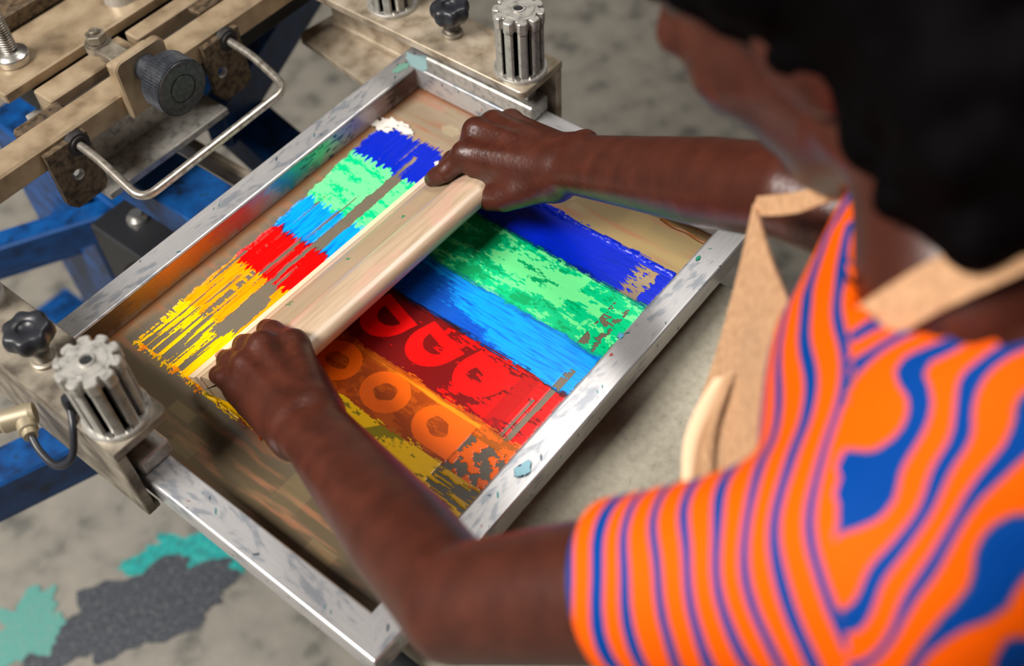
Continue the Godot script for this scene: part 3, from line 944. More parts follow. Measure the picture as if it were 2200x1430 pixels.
func channel(st: SurfaceTool, x0: float, x1: float, z_in: float, z_out: float, z_lip: float) -> void:
	# C section along x: top plate with rounded free corner, web and bottom lip
	var s := signf(z_out - z_in)
	var r := 0.007
	var pl := PackedVector2Array()
	pl.append(Vector2(x0, z_in)); 
	for k in 6:
		var a := PI / 2 * k / 5
		pl.append(Vector2(x1 - r + sin(a) * r, z_in + s * (r - cos(a) * r)))
	pl.append(Vector2(x1, z_out)); pl.append(Vector2(x0, z_out))
	if Geometry2D.is_polygon_clockwise(pl): pl.reverse()
	extrude(st, pl, 0.9445, 0.953, Transform3D.IDENTITY, 0.0009)
	bx(st, Vector3(x0, 0.866, minf(z_out - s * 0.0085, z_out)), Vector3(x1 - 0.0002, 0.9448, maxf(z_out - s * 0.0085, z_out)), 0.001)
	bx(st, Vector3(x0, 0.866, minf(z_lip, z_out - s * 0.006)), Vector3(x1 - 0.0004, 0.8733, maxf(z_lip, z_out - s * 0.006)), 0.001)

func clamp_near() -> void:
	var t := thing("frame_clamp", "grimy steel frame clamp at the near end of the screen with hose fitting", "clamp", Vector3(0.1, 0.866, 0.5), "pair of screen clamps")
	var st := start()
	channel(st, -0.1265, 0.184, 0.4695, 0.5205, 0.5085)
	obj("channel", fin(st), M.dull, t)
	st = start()
	bx(st, Vector3(0.02, 0.9006, 0.478), Vector3(0.1785, 0.917, 0.5065), 0.0016)
	bx(st, Vector3(0.03, 0.917, 0.487), Vector3(0.165, 0.945, 0.499), 0.001)
	obj("jaw", fin(st), M.castalu, t)
	cylinder(t, Vector3(0.1575, 0.953, 0.495), 0.35)
	cylinder(t, Vector3(-0.022, 0.953, 0.495), 0.1)
	star_knob(t, Vector3(0.074, 0.953, 0.4965), 0.4, 0.994)
	# plug, cable and brass elbow on the outer side
	st = start()
	lathe(st, [[0.0, 0.016], [0.004, 0.016], [0.005, 0.012], [0.0052, 0.0], [0.0, 0.0]], along(Vector3(0.128, 0.953, 0.512), Vector3(0.05, 1, 0)), 16)
	obj("plug", fin(st), M.black, t)
	st = start()
	tube(st, curve([Vector3(0.128, 0.958, 0.513), Vector3(0.140, 0.952, 0.522), Vector3(0.146, 0.935, 0.535), Vector3(0.136, 0.925, 0.545), Vector3(0.115, 0.925, 0.545), Vector3(0.098, 0.930, 0.540)], 6), 0.0028, 10)
	obj("cable", fin(st), M.black, t)
	st = start()
	lathe(st, [[0.0, 0.0], [0.007, 0.0], [0.0075, 0.002], [0.0075, 0.010], [0.0055, 0.011], [0.0055, 0.016], [0.0, 0.016]], along(Vector3(0.088, 0.930, 0.536), Vector3(1, 0, 0.4)), 18)
	lathe(st, [[0.0, -0.004], [0.0085, -0.004], [0.009, 0.0], [0.009, 0.020], [0.0075, 0.022], [0.0075, 0.034], [0.0095, 0.035], [0.0095, 0.044], [0.0, 0.044]], along(Vector3(0.086, 0.931, 0.530), Vector3(-0.6, 0, 1)), 18)
	obj("hose_fitting", fin(st), M.brass, t, "brass hose fitting")

func clamp_far() -> void:
	var t := thing("frame_clamp", "beige worn steel frame clamp at the far end of the screen with lower plate", "clamp", Vector3(0.1, 0.866, 0.0), "pair of screen clamps")
	var st := start()
	channel(st, -0.1265, 0.181, 0.0445, -0.0145, -0.0035)
	obj("channel", fin(st), M.plate, t)
	st = start()
	var pl := PackedVector2Array([Vector2(-0.146, -0.02), Vector2(-0.05, -0.02), Vector2(-0.03, -0.012), Vector2(0.03, -0.012), Vector2(0.03, 0.060), Vector2(-0.10, 0.058)])
	pl = PackedVector2Array([Vector2(0.03, 0.055), Vector2(0.03, -0.012), Vector2(-0.142, -0.020), Vector2(-0.148, 0.020), Vector2(-0.1465, 0.0275), Vector2(-0.141, 0.0315)])
	if Geometry2D.is_polygon_clockwise(pl): pl.reverse()
	extrude(st, pl, 0.858, 0.866, Transform3D.IDENTITY, 0.001)
	obj("lower_plate", fin(st), M.plate, t)
	st = start()
	bx(st, Vector3(0.040, 0.9006, -0.001), Vector3(0.1745, 0.918, 0.0245), 0.0016)
	bx(st, Vector3(0.05, 0.918, 0.005), Vector3(0.165, 0.945, 0.018), 0.001)
	obj("jaw", fin(st), M.castalu, t)
	cylinder(t, Vector3(0.1565, 0.953, 0.0165), 0.55)
	cylinder(t, Vector3(-0.008, 0.953, 0.012), 0.2)
	star_knob(t, Vector3(0.0715, 0.953, 0.0145), 1.3, 0.988)

# ==================================================================== print head
func print_head() -> void:
	var t := thing("print_head", "beige painted press head with black handwheel and bent steel handle", "press head", Vector3(-0.16, 0.9, 0.24))
	var st := start()
	bx(st, Vector3(-0.159, 0.9245, -0.35), Vector3(-0.127, 0.950, 0.80), 0.0022)
	var tube_ := obj("front_tube", fin(st), M.beige, t)
	# collars and handle
	for z in [0.3205, 0.1350]:
		st = start()
		lathe(st, [[0.0075, 0.0], [0.0115, 0.0], [0.0125, 0.002], [0.0125, 0.006], [0.0112, 0.008], [0.009, 0.0085], [0.0085, 0.0095], [0.006, 0.0095], [0.005, 0.008], [0.0042, 0.008]], along(Vector3(-0.1272, 0.9365, z), Vector3.RIGHT), 28)
		obj("collar", fin(st), M.rubber, t)
	st = start()
	tube(st, round_path([Vector3(-0.128, 0.9365, 0.3205), Vector3(-0.095, 0.9365, 0.3215), Vector3(-0.024, 0.928, 0.329), Vector3(-0.0285, 0.928, 0.146), Vector3(-0.085, 0.935, 0.1365), Vector3(-0.128, 0.9365, 0.1350)], 0.016, 7), 0.0042, 14)
	obj("handle", fin(st), M.rod, t, "bent steel rod handle")
	# mounting tabs with a hole
	for z in [[0.309, 0.3545, 0.333], [0.1205, 0.166, 0.1525]]:
		var c := CSGPolygon3D.new()
		c.name = "mounting_tab"
		t.add_child(c, true)
		c.polygon = PackedVector2Array([Vector2(z[0], 0.945), Vector2(z[1], 0.945), Vector2(z[1], 0.886), Vector2(z[1] - 0.008, 0.876), Vector2(z[0] + 0.006, 0.876), Vector2(z[0], 0.884)])
		c.depth = 0.007
		c.rotation_degrees = Vector3(0, -90, 0)
		c.position = Vector3(-0.1265, 0, 0) - t.position
		c.material = M.brown
		var h := CSGCylinder3D.new()
		h.name = "hole"
		h.radius = 0.0058
		h.height = 0.04
		h.sides = 24
		h.operation = CSGShape3D.OPERATION_SUBTRACTION
		h.rotation_degrees = Vector3(90, 0, 0)
		h.position = Vector3(z[2], 0.909, 0)
		c.add_child(h)
	# bracket over the tube, hub and knurled handwheel
	st = start()
	var pl := PackedVector2Array()
	for q in [[0.2035, 0.926, 0, 0], [0.261, 0.926, 0, 0]]:
		pl.append(Vector2(q[0], q[1]))
	for k in 6:
		var a := PI / 2 * k / 5
		pl.append(Vector2(0.261 - 0.009 + cos(a) * 0.009, 0.978 + sin(a) * 0.009))
	for k in 6:
		var a := PI / 2 + PI / 2 * k / 5
		pl.append(Vector2(0.2035 + 0.009 + cos(a) * 0.009, 0.978 + sin(a) * 0.009))
	# outline lies in (z, y); push along x
	extrude(st, pl, -0.1268, -0.1175, Transform3D(Basis(Vector3(0, 0, 1), Vector3(1, 0, 0), Vector3(0, 1, 0)), Vector3.ZERO), 0.0016)
	bx(st, Vector3(-0.1430, 0.9508, 0.2100), Vector3(-0.1262, 0.9760, 0.2560), 0.002)
	obj("bracket", fin(st), M.beige, t)
	st = start()
	var ax := along(Vector3(-0.1185, 0.9675, 0.2312), Vector3.RIGHT)
	lathe(st, [[0.0130, 0.0], [0.0130, 0.030]], ax, 30)
	lathe(st, [[0.0, 0.054], [0.0, 0.0535], [0.0125, 0.0535], [0.0130, 0.0525], [0.0138, 0.0525], [0.0142, 0.0535], [0.0225, 0.0535], [0.0255, 0.0528], [0.0262, 0.0518]], ax, 48)
	lathe(st, [[0.0, 0.028], [0.0245, 0.028], [0.0262, 0.0295]], ax, 48)
	var w := obj("handwheel", fin(st), M.wheel, t, "black knurled handwheel")
	st = start()
	var kn := PackedVector2Array()
	for i in 240:
		var a := TAU * i / 240
		kn.append(Vector2(cos(a), sin(a)) * (0.0277 if i % 4 < 2 else 0.0262))
	extrude(st, kn, 0.0292, 0.0520, ax)
	obj("knurled_rim", fin(st), M.wheel, w)
	# lever with bolt and nut
	st = start()
	beam(st, Vector3(-0.187, 0.9625, 0.2325), Vector3(-0.142, 0.9625, 0.2325), 0.020, 0.007, 0.001)
	lathe(st, [[0.0, 0.0], [0.013, 0.0], [0.013, 0.007], [0.0, 0.007]], Transform3D(Basis.IDENTITY, Vector3(-0.187, 0.959, 0.2325)), 28)
	obj("lever", fin(st), M.dull, t)
	st = start()
	var hexa := PackedVector2Array()
	for i in 6: hexa.append(Vector2(cos(TAU * i / 6 + 0.3), sin(TAU * i / 6 + 0.3)) * 0.0098)
	lathe(st, [[0.0105, 0.966], [0.0105, 0.9675], [0.0, 0.9675]], Transform3D(Basis.IDENTITY, Vector3(-0.187, 0, 0.2325)), 24)
	extrude(st, hexa, 0.9675, 0.9765, Transform3D(Basis.IDENTITY, Vector3(-0.187, 0, 0.2325)), 0.0008)
	lathe(st, [[0.0048, 0.9765], [0.0048, 0.9795], [0.004, 0.9805], [0.0, 0.9805]], Transform3D(Basis.IDENTITY, Vector3(-0.187, 0, 0.2325)), 18)
	obj("hex_bolt", fin(st), M.dull, t)
	# rails, shaft and plates behind the tube
	st = start()
	bx(st, Vector3(-0.208, 0.915, 0.2), Vector3(-0.180, 0.945, 0.303), 0.0015)
	obj("rail", fin(st), M.beige, t)
	st = start()
	bx(st, Vector3(-0.203, 0.928, -0.10), Vector3(-0.183, 0.948, 0.195), 0.0015)
	obj("rail", fin(st), M.beige, t)
	st = start()
	tube(st, [Vector3(-0.1695, 0.934, 0.30), Vector3(-0.1695, 0.934, 0.06)], 0.0065, 18)
	obj("shaft", fin(st), plain(Color8(120, 112, 112), 0.25, 0.9), t, "dark polished shaft")
	st = start()
	bx(st, Vector3(-0.285, 0.9435, -0.35), Vector3(-0.2105, 0.9555, 0.3285), 0.0015)
	obj("back_plate", fin(st), M.beige, t)
	st = start()
	bx(st, Vector3(-0.30, 0.955, -0.35), Vector3(-0.287, 0.972, 0.345), 0.0015)
	bx(st, Vector3(-0.40, 0.90, -0.35), Vector3(-0.315, 0.955, 0.30), 0.0015)
	obj("rear_rail", fin(st), M.brown, t)
	st = start()
	bx(st, Vector3(-0.172, 0.936, 0.300), Vector3(-0.160, 0.9505, 0.352), 0.003)
	obj("stop", fin(st), M.brown, t)
	st = start()
	bx(st, Vector3(-0.176, 0.946, 0.02), Vector3(-0.1595, 0.952, 0.135), 0.0015)
	obj("rail_cap", fin(st), M.brown, t)
	st = start()
	bx(st, Vector3(-0.300, 0.880, -0.35), Vector3(-0.162, 0.914, 0.285), 0.002)
	obj("slide_bed", fin(st), M.dark, t, "dark slide bed under the rails")
	# silver plate under the tube
	st = start()
	bx(st, Vector3(-0.150, 0.868, 0.165), Vector3(-0.110, 0.8765, 0.318), 0.001)
	bx(st, Vector3(-0.215, 0.868, 0.165), Vector3(-0.150, 0.921, 0.318), 0.001)
	obj("under_plate", fin(st), M.castalu, t)
	# spring on a round foot, second foot
	st = start()
	lathe(st, [[0.0, 0.0125], [0.0088, 0.0125], [0.0092, 0.012], [0.0125, 0.0105], [0.0158, 0.0085], [0.0165, 0.007], [0.0165, 0.001], [0.0158, 0.0]], Transform3D(Basis.IDENTITY, Vector3(-0.246, 0.9555, 0.291)), 32)
	obj("spring_foot", fin(st), M.chrome, t)
	st = start()
	var sp := []
	for i in 15 * 12:
		var a := TAU * i / 12.0
		sp.append(Vector3(-0.246 + cos(a) * 0.0072, 0.968 + i * 0.00022, 0.291 + sin(a) * 0.0072))
	tube(st, sp, 0.0011, 6)
	obj("spring", fin(st), M.steel, t)
	st = start()
	tube(st, [Vector3(-0.246, 0.967, 0.291), Vector3(-0.246, 1.03, 0.291)], 0.0045, 12)
	obj("spring_rod", fin(st), M.dull, t)
	st = start()
	lathe(st, [[0.0, 0.016], [0.0130, 0.016], [0.0145, 0.0145], [0.0158, 0.004], [0.0165, 0.0]], Transform3D(Basis.IDENTITY, Vector3(-0.240, 0.9555, 0.166)), 32)
	obj("round_foot", fin(st), M.castalu, t)

# ==================================================================== implicit bodies (surface nets)
class Field:
	var o: Vector3
	var h: float
	var nx: int
	var ny: int
	var nz: int
	var f := PackedFloat32Array()
	var vs := PackedVector3Array()
	var ns := PackedVector3Array()
	var ix := PackedInt32Array()
	var tmp := PackedFloat32Array()      # the chain being laid: its segments join without swelling at the joints
	var c0 := Vector3i(1 << 20, 1 << 20, 1 << 20)
	var c1 := Vector3i.ZERO

	func _init(lo: Vector3, hi: Vector3, cell: float) -> void:
		o = lo
		h = cell
		nx = int((hi.x - lo.x) / cell) + 2
		ny = int((hi.y - lo.y) / cell) + 2
		nz = int((hi.z - lo.z) / cell) + 2
		f.resize(nx * ny * nz)
		tmp.resize(nx * ny * nz)

	# a tapered capsule, joined to the rest with a blend of about 1/k
	func cap(a: Vector3, b: Vector3, ra: float, rb: float, k := 220.0) -> void:
		seg(a, b, ra, rb, k)
		flush()

	func chain(pts: Array, radii: Array, k := 220.0) -> void:
		for i in pts.size() - 1:
			seg(pts[i], pts[i + 1], radii[i], radii[i + 1], k)
		flush()

	func flush() -> void:
		var g := f
		f = PackedFloat32Array()
		var t := tmp
		tmp = PackedFloat32Array()
		for kk in range(c0.z, c1.z + 1):
			for jj in range(c0.y, c1.y + 1):
				var base := (kk * ny + jj) * nx
				for ii in range(base + c0.x, base + c1.x + 1):
					if t[ii] > 0.0:
						g[ii] += t[ii]
						t[ii] = 0.0
		f = g
		tmp = t
		c0 = Vector3i(1 << 20, 1 << 20, 1 << 20)
		c1 = Vector3i.ZERO

	func seg(a: Vector3, b: Vector3, ra: float, rb: float, k: float) -> void:
		var r := maxf(ra, rb) + 4.6 / k
		var lo := (Vector3(minf(a.x, b.x), minf(a.y, b.y), minf(a.z, b.z)) - Vector3.ONE * r - o) / h
		var hi := (Vector3(maxf(a.x, b.x), maxf(a.y, b.y), maxf(a.z, b.z)) + Vector3.ONE * r - o) / h
		var i0 := clampi(int(lo.x), 0, nx - 1); var i1 := clampi(int(hi.x) + 1, 0, nx - 1)
		var j0 := clampi(int(lo.y), 0, ny - 1); var j1 := clampi(int(hi.y) + 1, 0, ny - 1)
		var k0 := clampi(int(lo.z), 0, nz - 1); var k1 := clampi(int(hi.z) + 1, 0, nz - 1)
		c0 = Vector3i(mini(c0.x, i0), mini(c0.y, j0), mini(c0.z, k0))
		c1 = Vector3i(maxi(c1.x, i1), maxi(c1.y, j1), maxi(c1.z, k1))
		var g := tmp
		tmp = PackedFloat32Array()
		var ab := b - a
		var inv := 1.0 / maxf(ab.length_squared(), 1e-12)
		var lim := 4.6 / k
		var rm := maxf(ra, rb) + lim
		for kk in range(k0, k1 + 1):
			for jj in range(j0, j1 + 1):
				# skip rows that pass the bone at a distance
				var base := (kk * ny + jj) * nx
				var py := o.y + jj * h
				var pz := o.z + kk * h
				var run0 := i0; var run1 := i1
				if absf(ab.x) * 3.0 < ab.length():
					# the row crosses a steep bone: only cells near it
					var den := ab.y * ab.y + ab.z * ab.z
					var t0 := clampf(((py - a.y) * ab.y + (pz - a.z) * ab.z) / maxf(den, 1e-12), -0.6, 1.6)
					var cx := a.x + ab.x * clampf(t0, 0.0, 1.0)
					var sp := rm + absf(ab.x) * rm / maxf(sqrt(den), 1e-6) + absf(ab.x) * 0.1
					run0 = maxi(i0, int((cx - sp - o.x) / h)); run1 = mini(i1, int((cx + sp - o.x) / h) + 1)
				for ii in range(run0, run1 + 1):
					var p := Vector3(o.x + ii * h, py, pz)
					var t := clampf((p - a).dot(ab) * inv, 0.0, 1.0)
					var d := p.distance_to(a + ab * t) - (ra + (rb - ra) * t)
					if d < lim:
						g[base + ii] = maxf(g[base + ii], exp(-k * d))
		tmp = g

	func ball(c: Vector3, r: float, k := 220.0) -> void:
		cap(c, c + Vector3(0, 1e-5, 0), r, r, k)

	# an ellipsoid with its own axes
	func ell(c: Vector3, ax: Basis, r: Vector3, k := 150.0) -> void:
		var m := maxf(r.x, maxf(r.y, r.z)) + 4.6 / k
		var lo := (c - Vector3.ONE * m - o) / h
		var hi := (c + Vector3.ONE * m - o) / h
		var g := f
		f = PackedFloat32Array()
		var rs := minf(r.x, minf(r.y, r.z))
		for kk in range(clampi(int(lo.z), 0, nz - 1), clampi(int(hi.z) + 1, 0, nz - 1) + 1):
			for jj in range(clampi(int(lo.y), 0, ny - 1), clampi(int(hi.y) + 1, 0, ny - 1) + 1):
				var base := (kk * ny + jj) * nx
				for ii in range(clampi(int(lo.x), 0, nx - 1), clampi(int(hi.x) + 1, 0, nx - 1) + 1):
					var p := Vector3(o.x + ii * h, o.y + jj * h, o.z + kk * h) - c
					var q := Vector3(p.dot(ax.x) / r.x, p.dot(ax.y) / r.y, p.dot(ax.z) / r.z)
					var l := q.length()
					var q2 := Vector3(q.x / r.x, q.y / r.y, q.z / r.z)
					var d := l * (l - 1.0) / maxf(q2.length(), 1e-6) if l > 0.05 else -rs
					if d < 4.6 / k:
						g[base + ii] += exp(-k * d)
		f = g

	func at(p: Vector3) -> float:
		var i := clampi(int((p.x - o.x) / h), 0, nx - 1); var j := clampi(int((p.y - o.y) / h), 0, ny - 1); var k := clampi(int((p.z - o.z) / h), 0, nz - 1)
		return f[(k * ny + j) * nx + i]

	func nets() -> void:
		var sy := nx
		var sz := nx * ny
		var id := {}
		var corner := [0, 1, sy, sy + 1, sz, sz + 1, sz + sy, sz + sy + 1]
		for k in nz - 1:
			for j in ny - 1:
				var row := k * sz + j * sy
				for i in nx - 1:
					var b := row + i
					if f[b] == 0.0 and f[b + 1 + sy + sz] == 0.0: continue
					var mask := 0
					for c in 8:
						if f[b + corner[c]] >= 1.0: mask |= 1 << c
					if mask == 0 or mask == 255: continue
					var d := []
					for c in 8: d.append(-log(maxf(f[b + corner[c]], 1e-4)))
					var s := Vector3.ZERO
					var n := 0
					for e in [[0, 1], [2, 3], [4, 5], [6, 7], [0, 2], [1, 3], [4, 6], [5, 7], [0, 4], [1, 5], [2, 6], [3, 7]]:
						var a: float = d[e[0]]; var c: float = d[e[1]]
						if (a < 0.0) != (c < 0.0):
							var t := a / (a - c)
							var p := Vector3(e[0] & 1, (e[0] >> 1) & 1, e[0] >> 2)
							var q := Vector3(e[1] & 1, (e[1] >> 1) & 1, e[1] >> 2)
							s += p.lerp(q, t)
							n += 1
					s /= n
					id[b] = vs.size()
					vs.append(o + (Vector3(i, j, k) + s) * h)
					var gx: float = (d[1] - d[0]) + (d[3] - d[2]) + (d[5] - d[4]) + (d[7] - d[6])
					var gy: float = (d[2] - d[0]) + (d[3] - d[1]) + (d[6] - d[4]) + (d[7] - d[5])
					var gz: float = (d[4] - d[0]) + (d[5] - d[1]) + (d[6] - d[2]) + (d[7] - d[3])
					ns.append(Vector3(gx, gy, gz).normalized())
		for b in id:
			for ax in 3:
				var st: int = [1, sy, sz][ax]
				var u: int = [sy, sz, 1][ax]
				var v: int = [sz, 1, sy][ax]
				var in0 := f[b] >= 1.0
				var in1 := f[b + st] >= 1.0
				if in0 == in1: continue
				if not (id.has(b - u) and id.has(b - v) and id.has(b - u - v)): continue
				var q := [id[b], id[b - u], id[b - u - v], id[b - v]]
				if in0: q.reverse()
				ix.append_array([q[0], q[2], q[1], q[0], q[3], q[2]])

func joined(fields: Array) -> Array:
	var vs := PackedVector3Array(); var ns := PackedVector3Array(); var ix := PackedInt32Array()
	for f in fields:
		var n := vs.size()
		vs.append_array(f.vs); ns.append_array(f.ns)
		for i in f.ix: ix.append(i + n)
	return [vs, ns, ix]

# ==================================================================== person
const L_SH := Vector3(0.666, 1.190, 0.404)
const R_SH := Vector3(0.665, 1.120, 0.150)
const L_EL := Vector3(0.484, 1.049, 0.486)
const R_EL := Vector3(0.4915, 1.0945, 0.1500)
const L_WR := Vector3(0.2742, 0.945, 0.4146)
const R_WR := Vector3(0.2736, 0.962, 0.1004)
const NECK := Vector3(0.634, 1.222, 0.282)
const HEAD := Vector3(0.5030, 1.3064, 0.1985)

func arm_bones(f: Field, wr: Vector3, el: Vector3, sh: Vector3, across: Vector3) -> void:
	var d := (el - wr)
	var c := (across - d.normalized() * across.dot(d.normalized())).normalized()
	var p1 := wr + d * 0.33; var p2 := wr + d * 0.68
	for s in [-1.0, 1.0]:
		f.chain([wr + c * 0.0085 * s, p1 + c * 0.008 * s, p2 + c * 0.006 * s, el, el.lerp(sh, 0.4), sh], [0.0174, 0.0214, 0.0272, 0.0298, 0.0340, 0.0400], 260.0)

func finger(f: Field, pts: Array, r0: float, r1: float, k := 680.0) -> void:
	var n := pts.size() - 1
	var radii := []
	for i in n + 1: radii.append(lerpf(r0, r1, float(i) / n))
	f.chain(pts, radii, k)
	for i in range(1, n):
		f.ball(pts[i], radii[i] * 0.90, k)

func skin_material() -> StandardMaterial3D:
	var m := plain(Color.WHITE, 0.37)
	m.metallic_specular = 0.46
	m.albedo_texture = noise_tex([[0.0, Color8(54, 23, 14)], [0.45, Color8(68, 31, 21)], [0.75, Color8(76, 36, 25)], [1.0, Color8(84, 41, 29)]], 0.012, 4, 401)
	m.uv1_triplanar = true
	m.uv1_world_triplanar = true
	m.uv1_scale = Vector3.ONE * 6.0
	m.heightmap_enabled = true
	m.heightmap_texture = noise_tex([], 0.08, 3, 411, 512, FastNoiseLite.TYPE_CELLULAR)
	m.heightmap_scale = 0.03
	return m

func person() -> void:
	var t := thing("person", "person in orange and blue striped shirt and tan apron pulling the squeegee", "person", Vector3(0.85, 0, 0.27))
	var skin := skin_material()
	# ---- left arm and hand
	var L := Field.new(Vector3(0.10, 0.865, 0.335), Vector3(0.66, 1.27, 0.545), 0.0024)
	arm_bones(L, L_WR, L_EL, L_SH, Vector3(-0.25, 0.25, 1.0))
	var mc := [Vector3(0.2032, 0.9335, 0.3645), Vector3(0.1877, 0.9375, 0.3820), Vector3(0.1882, 0.934, 0.4010), Vector3(0.1940, 0.926, 0.4180)]
	var pip := [sq(0.0735, 0.0185, 0.3620), sq(0.0665, 0.0200, 0.3830), sq(0.0675, 0.0190, 0.4010), sq(0.0755, 0.0165, 0.4165)]
	var dip := [sq(0.0615, 0.0175, 0.3605), sq(0.0555, 0.0180, 0.3820), sq(0.0555, 0.0175, 0.4000), sq(0.0635, 0.0160, 0.4150)]
	var tip := [sq(0.0555, 0.0140, 0.3600), sq(0.0495, 0.0145, 0.3815), sq(0.0485, 0.0145, 0.3990), sq(0.0565, 0.0135, 0.4140)]
	var wl := [Vector3(0.262, 0.944, 0.398), Vector3(0.262, 0.949, 0.408), Vector3(0.262, 0.949, 0.418), Vector3(0.262, 0.944, 0.428)]
	hand(L, mc, pip, dip, tip, wl, Vector3(0.004, -0.017, -0.001))
	# thumb under the far side of the handle, thenar
	L.cap(Vector3(0.264, 0.930, 0.400), Vector3(0.236, 0.920, 0.385), 0.0155, 0.0135, 200.0)
	finger(L, [Vector3(0.240, 0.916, 0.386), Vector3(0.229, 0.903, 0.376), Vector3(0.219, 0.892, 0.367)], 0.0115, 0.0088, 300.0)
	L.ball(Vector3(0.2795, 0.9570, 0.4330), 0.0090, 400.0)
	L.nets()
	# ---- right arm and hand
	var R := Field.new(Vector3(0.10, 0.865, 0.025), Vector3(0.67, 1.28, 0.20), 0.0026)
	arm_bones(R, R_WR, R_EL, R_SH, Vector3(-0.1, 0.25, -1.0))
	mc = [Vector3(0.1790, 0.9400, 0.1265), Vector3(0.1720, 0.9455, 0.1020), Vector3(0.1765, 0.9430, 0.0830), Vector3(0.1830, 0.9365, 0.0655)]
	pip = [Vector3(0.1678, 0.9250, 0.1408), sq(0.064, 0.0235, 0.1150), sq(0.062, 0.0225, 0.0900), sq(0.064, 0.0215, 0.0700)]
	dip = [Vector3(0.1583, 0.9160, 0.1440), sq(0.049, 0.0200, 0.1190), sq(0.046, 0.0195, 0.0920), sq(0.048, 0.0185, 0.0720)]
	tip = [Vector3(0.1530, 0.9100, 0.1455), sq(0.039, 0.0155, 0.1210), sq(0.037, 0.0155, 0.0935), sq(0.040, 0.0155, 0.0735)]
	wl = [Vector3(0.266, 0.9590, 0.1140), Vector3(0.266, 0.9640, 0.1060), Vector3(0.266, 0.9640, 0.0970), Vector3(0.266, 0.9590, 0.0880)]
	hand(R, mc, pip, dip, tip, wl, Vector3(0.004, -0.017, 0.001))
	R.cap(Vector3(0.264, 0.946, 0.110), Vector3(0.2420, 0.9340, 0.1290), 0.0155, 0.0130, 220.0)
	finger(R, [Vector3(0.2480, 0.9380, 0.1240), Vector3(0.2300, 0.9250, 0.1365), Vector3(0.2160, 0.9180, 0.1400), Vector3(0.2060, 0.9140, 0.1410)], 0.0128, 0.0080, 420.0)
	R.ball(Vector3(0.2790, 0.9770, 0.0830), 0.0095, 400.0)
	R.nets()
	# ---- head, neck
	var fw := Vector3(-0.67, -0.74, 0.02).normalized()
	var up := (Vector3(-0.74, 0.67, 0.0) - fw * fw.dot(Vector3(-0.74, 0.67, 0.0))).normalized()
	var lf := up.cross(-fw).normalized()
	if lf.z < 0.0: lf = -lf
	var ax := Basis(fw, up, lf)
	var H := Field.new(HEAD - Vector3(0.15, 0.17, 0.15), HEAD + Vector3(0.20, 0.14, 0.19), 0.0042)
	var hp := func(a: float, b: float, c: float) -> Vector3: return HEAD + fw * a + up * b + lf * c
	H.ell(hp.call(-0.012, 0.03, 0.0), ax, Vector3(0.098, 0.088, 0.075), 120.0)
	H.ell(hp.call(0.030, -0.035, 0.0), ax, Vector3(0.060, 0.078, 0.062), 120.0)
	H.ell(hp.call(0.055, -0.088, 0.0), ax, Vector3(0.032, 0.024, 0.032), 140.0)
	for s in [-1.0, 1.0]:
		H.cap(hp.call(0.005, -0.070, 0.052 * s), hp.call(0.058, -0.095, 0.020 * s), 0.017, 0.014, 140.0)
		H.ball(hp.call(0.056, -0.020, 0.040 * s), 0.022, 180.0)
		H.cap(hp.call(0.082, 0.012, 0.014 * s), hp.call(0.072, 0.010, 0.048 * s), 0.009, 0.008, 260.0)
		H.ell(hp.call(-0.008, -0.022, 0.076 * s), ax, Vector3(0.018, 0.031, 0.008), 400.0)
		H.cap(hp.call(0.088, -0.068, 0.004 * s), hp.call(0.080, -0.069, 0.022 * s), 0.0075, 0.005, 400.0)
		H.cap(hp.call(0.089, -0.056, 0.004 * s), hp.call(0.081, -0.060, 0.023 * s), 0.0065, 0.004, 400.0)
	H.cap(hp.call(0.088, 0.004, 0.0), hp.call(0.097, -0.034, 0.0), 0.008, 0.011, 300.0)
	for s in [-1.0, 1.0]: H.ball(hp.call(0.092, -0.037, 0.013 * s), 0.009, 300.0)
	H.cap(hp.call(-0.035, -0.055, 0.0), NECK, 0.048, 0.052, 120.0)
	H.nets()
	# ---- trunk under the clothes
	var T := Field.new(Vector3(0.50, 0.80, 0.02), Vector3(1.02, 1.36, 0.52), 0.010)
	trunk(T, 0.0)
	T.nets()
	var a := joined([L, R, H, T])
	obj("body", arrays_mesh(a[0], a[1], a[2]), skin, t)
	# ---- fingernails that show
	var nail := plain(Color8(176, 118, 98), 0.3)
	for d in [[sq(0.0490, 0.0165, 0.3990), SQ_N, 0.0062]]:
		var st := start()
		var nn := Vector3(d[1].x - 0.35, d[1].y, 0).normalized()
		lathe(st, [[0.0, 0.0016], [0.0030, 0.0012], [0.0044, 0.0004], [0.0048, -0.0012]], along(d[0] + nn * d[2], nn), 16, false)
		obj("fingernail", fin(st), nail, t)
	hair(t, ax)
	shirt(t)
	apron(t)
	legs(t)

func hand(f: Field, mc: Array, pip: Array, dip: Array, tip: Array, wr: Array, under: Vector3) -> void:
	for i in 4:
		var r0: float = [0.0098, 0.0101, 0.0095, 0.0085][i]
		finger(f, [mc[i], pip[i], dip[i], tip[i]], r0, r0 * 0.74)
		# metacarpals: back of the hand, and the flesh of the palm below
		f.cap(mc[i], wr[i], r0 * 1.0, 0.0122, 300.0)
		f.cap(mc[i].lerp(wr[i], 0.12) + under * 0.75, wr[i] + under * 0.7, 0.0105, 0.0145, 220.0)
		f.ball(mc[i] + Vector3(0, 0.0016, 0), r0 * 1.06, 420.0)
		# tendon
		var u := Vector3(0, r0 * 0.98, 0)
		f.cap(mc[i] + u * 0.75, mc[i].lerp(wr[i], 0.72) + u * 1.06, 0.0044, 0.0024, 700.0)
	for i in 3:
		f.cap(mc[i].lerp(mc[i + 1], 0.5) - Vector3(0, 0.006, 0) + (wr[i] - mc[i]) * 0.14, wr[i].lerp(wr[i + 1], 0.5), 0.0085, 0.0135, 240.0)

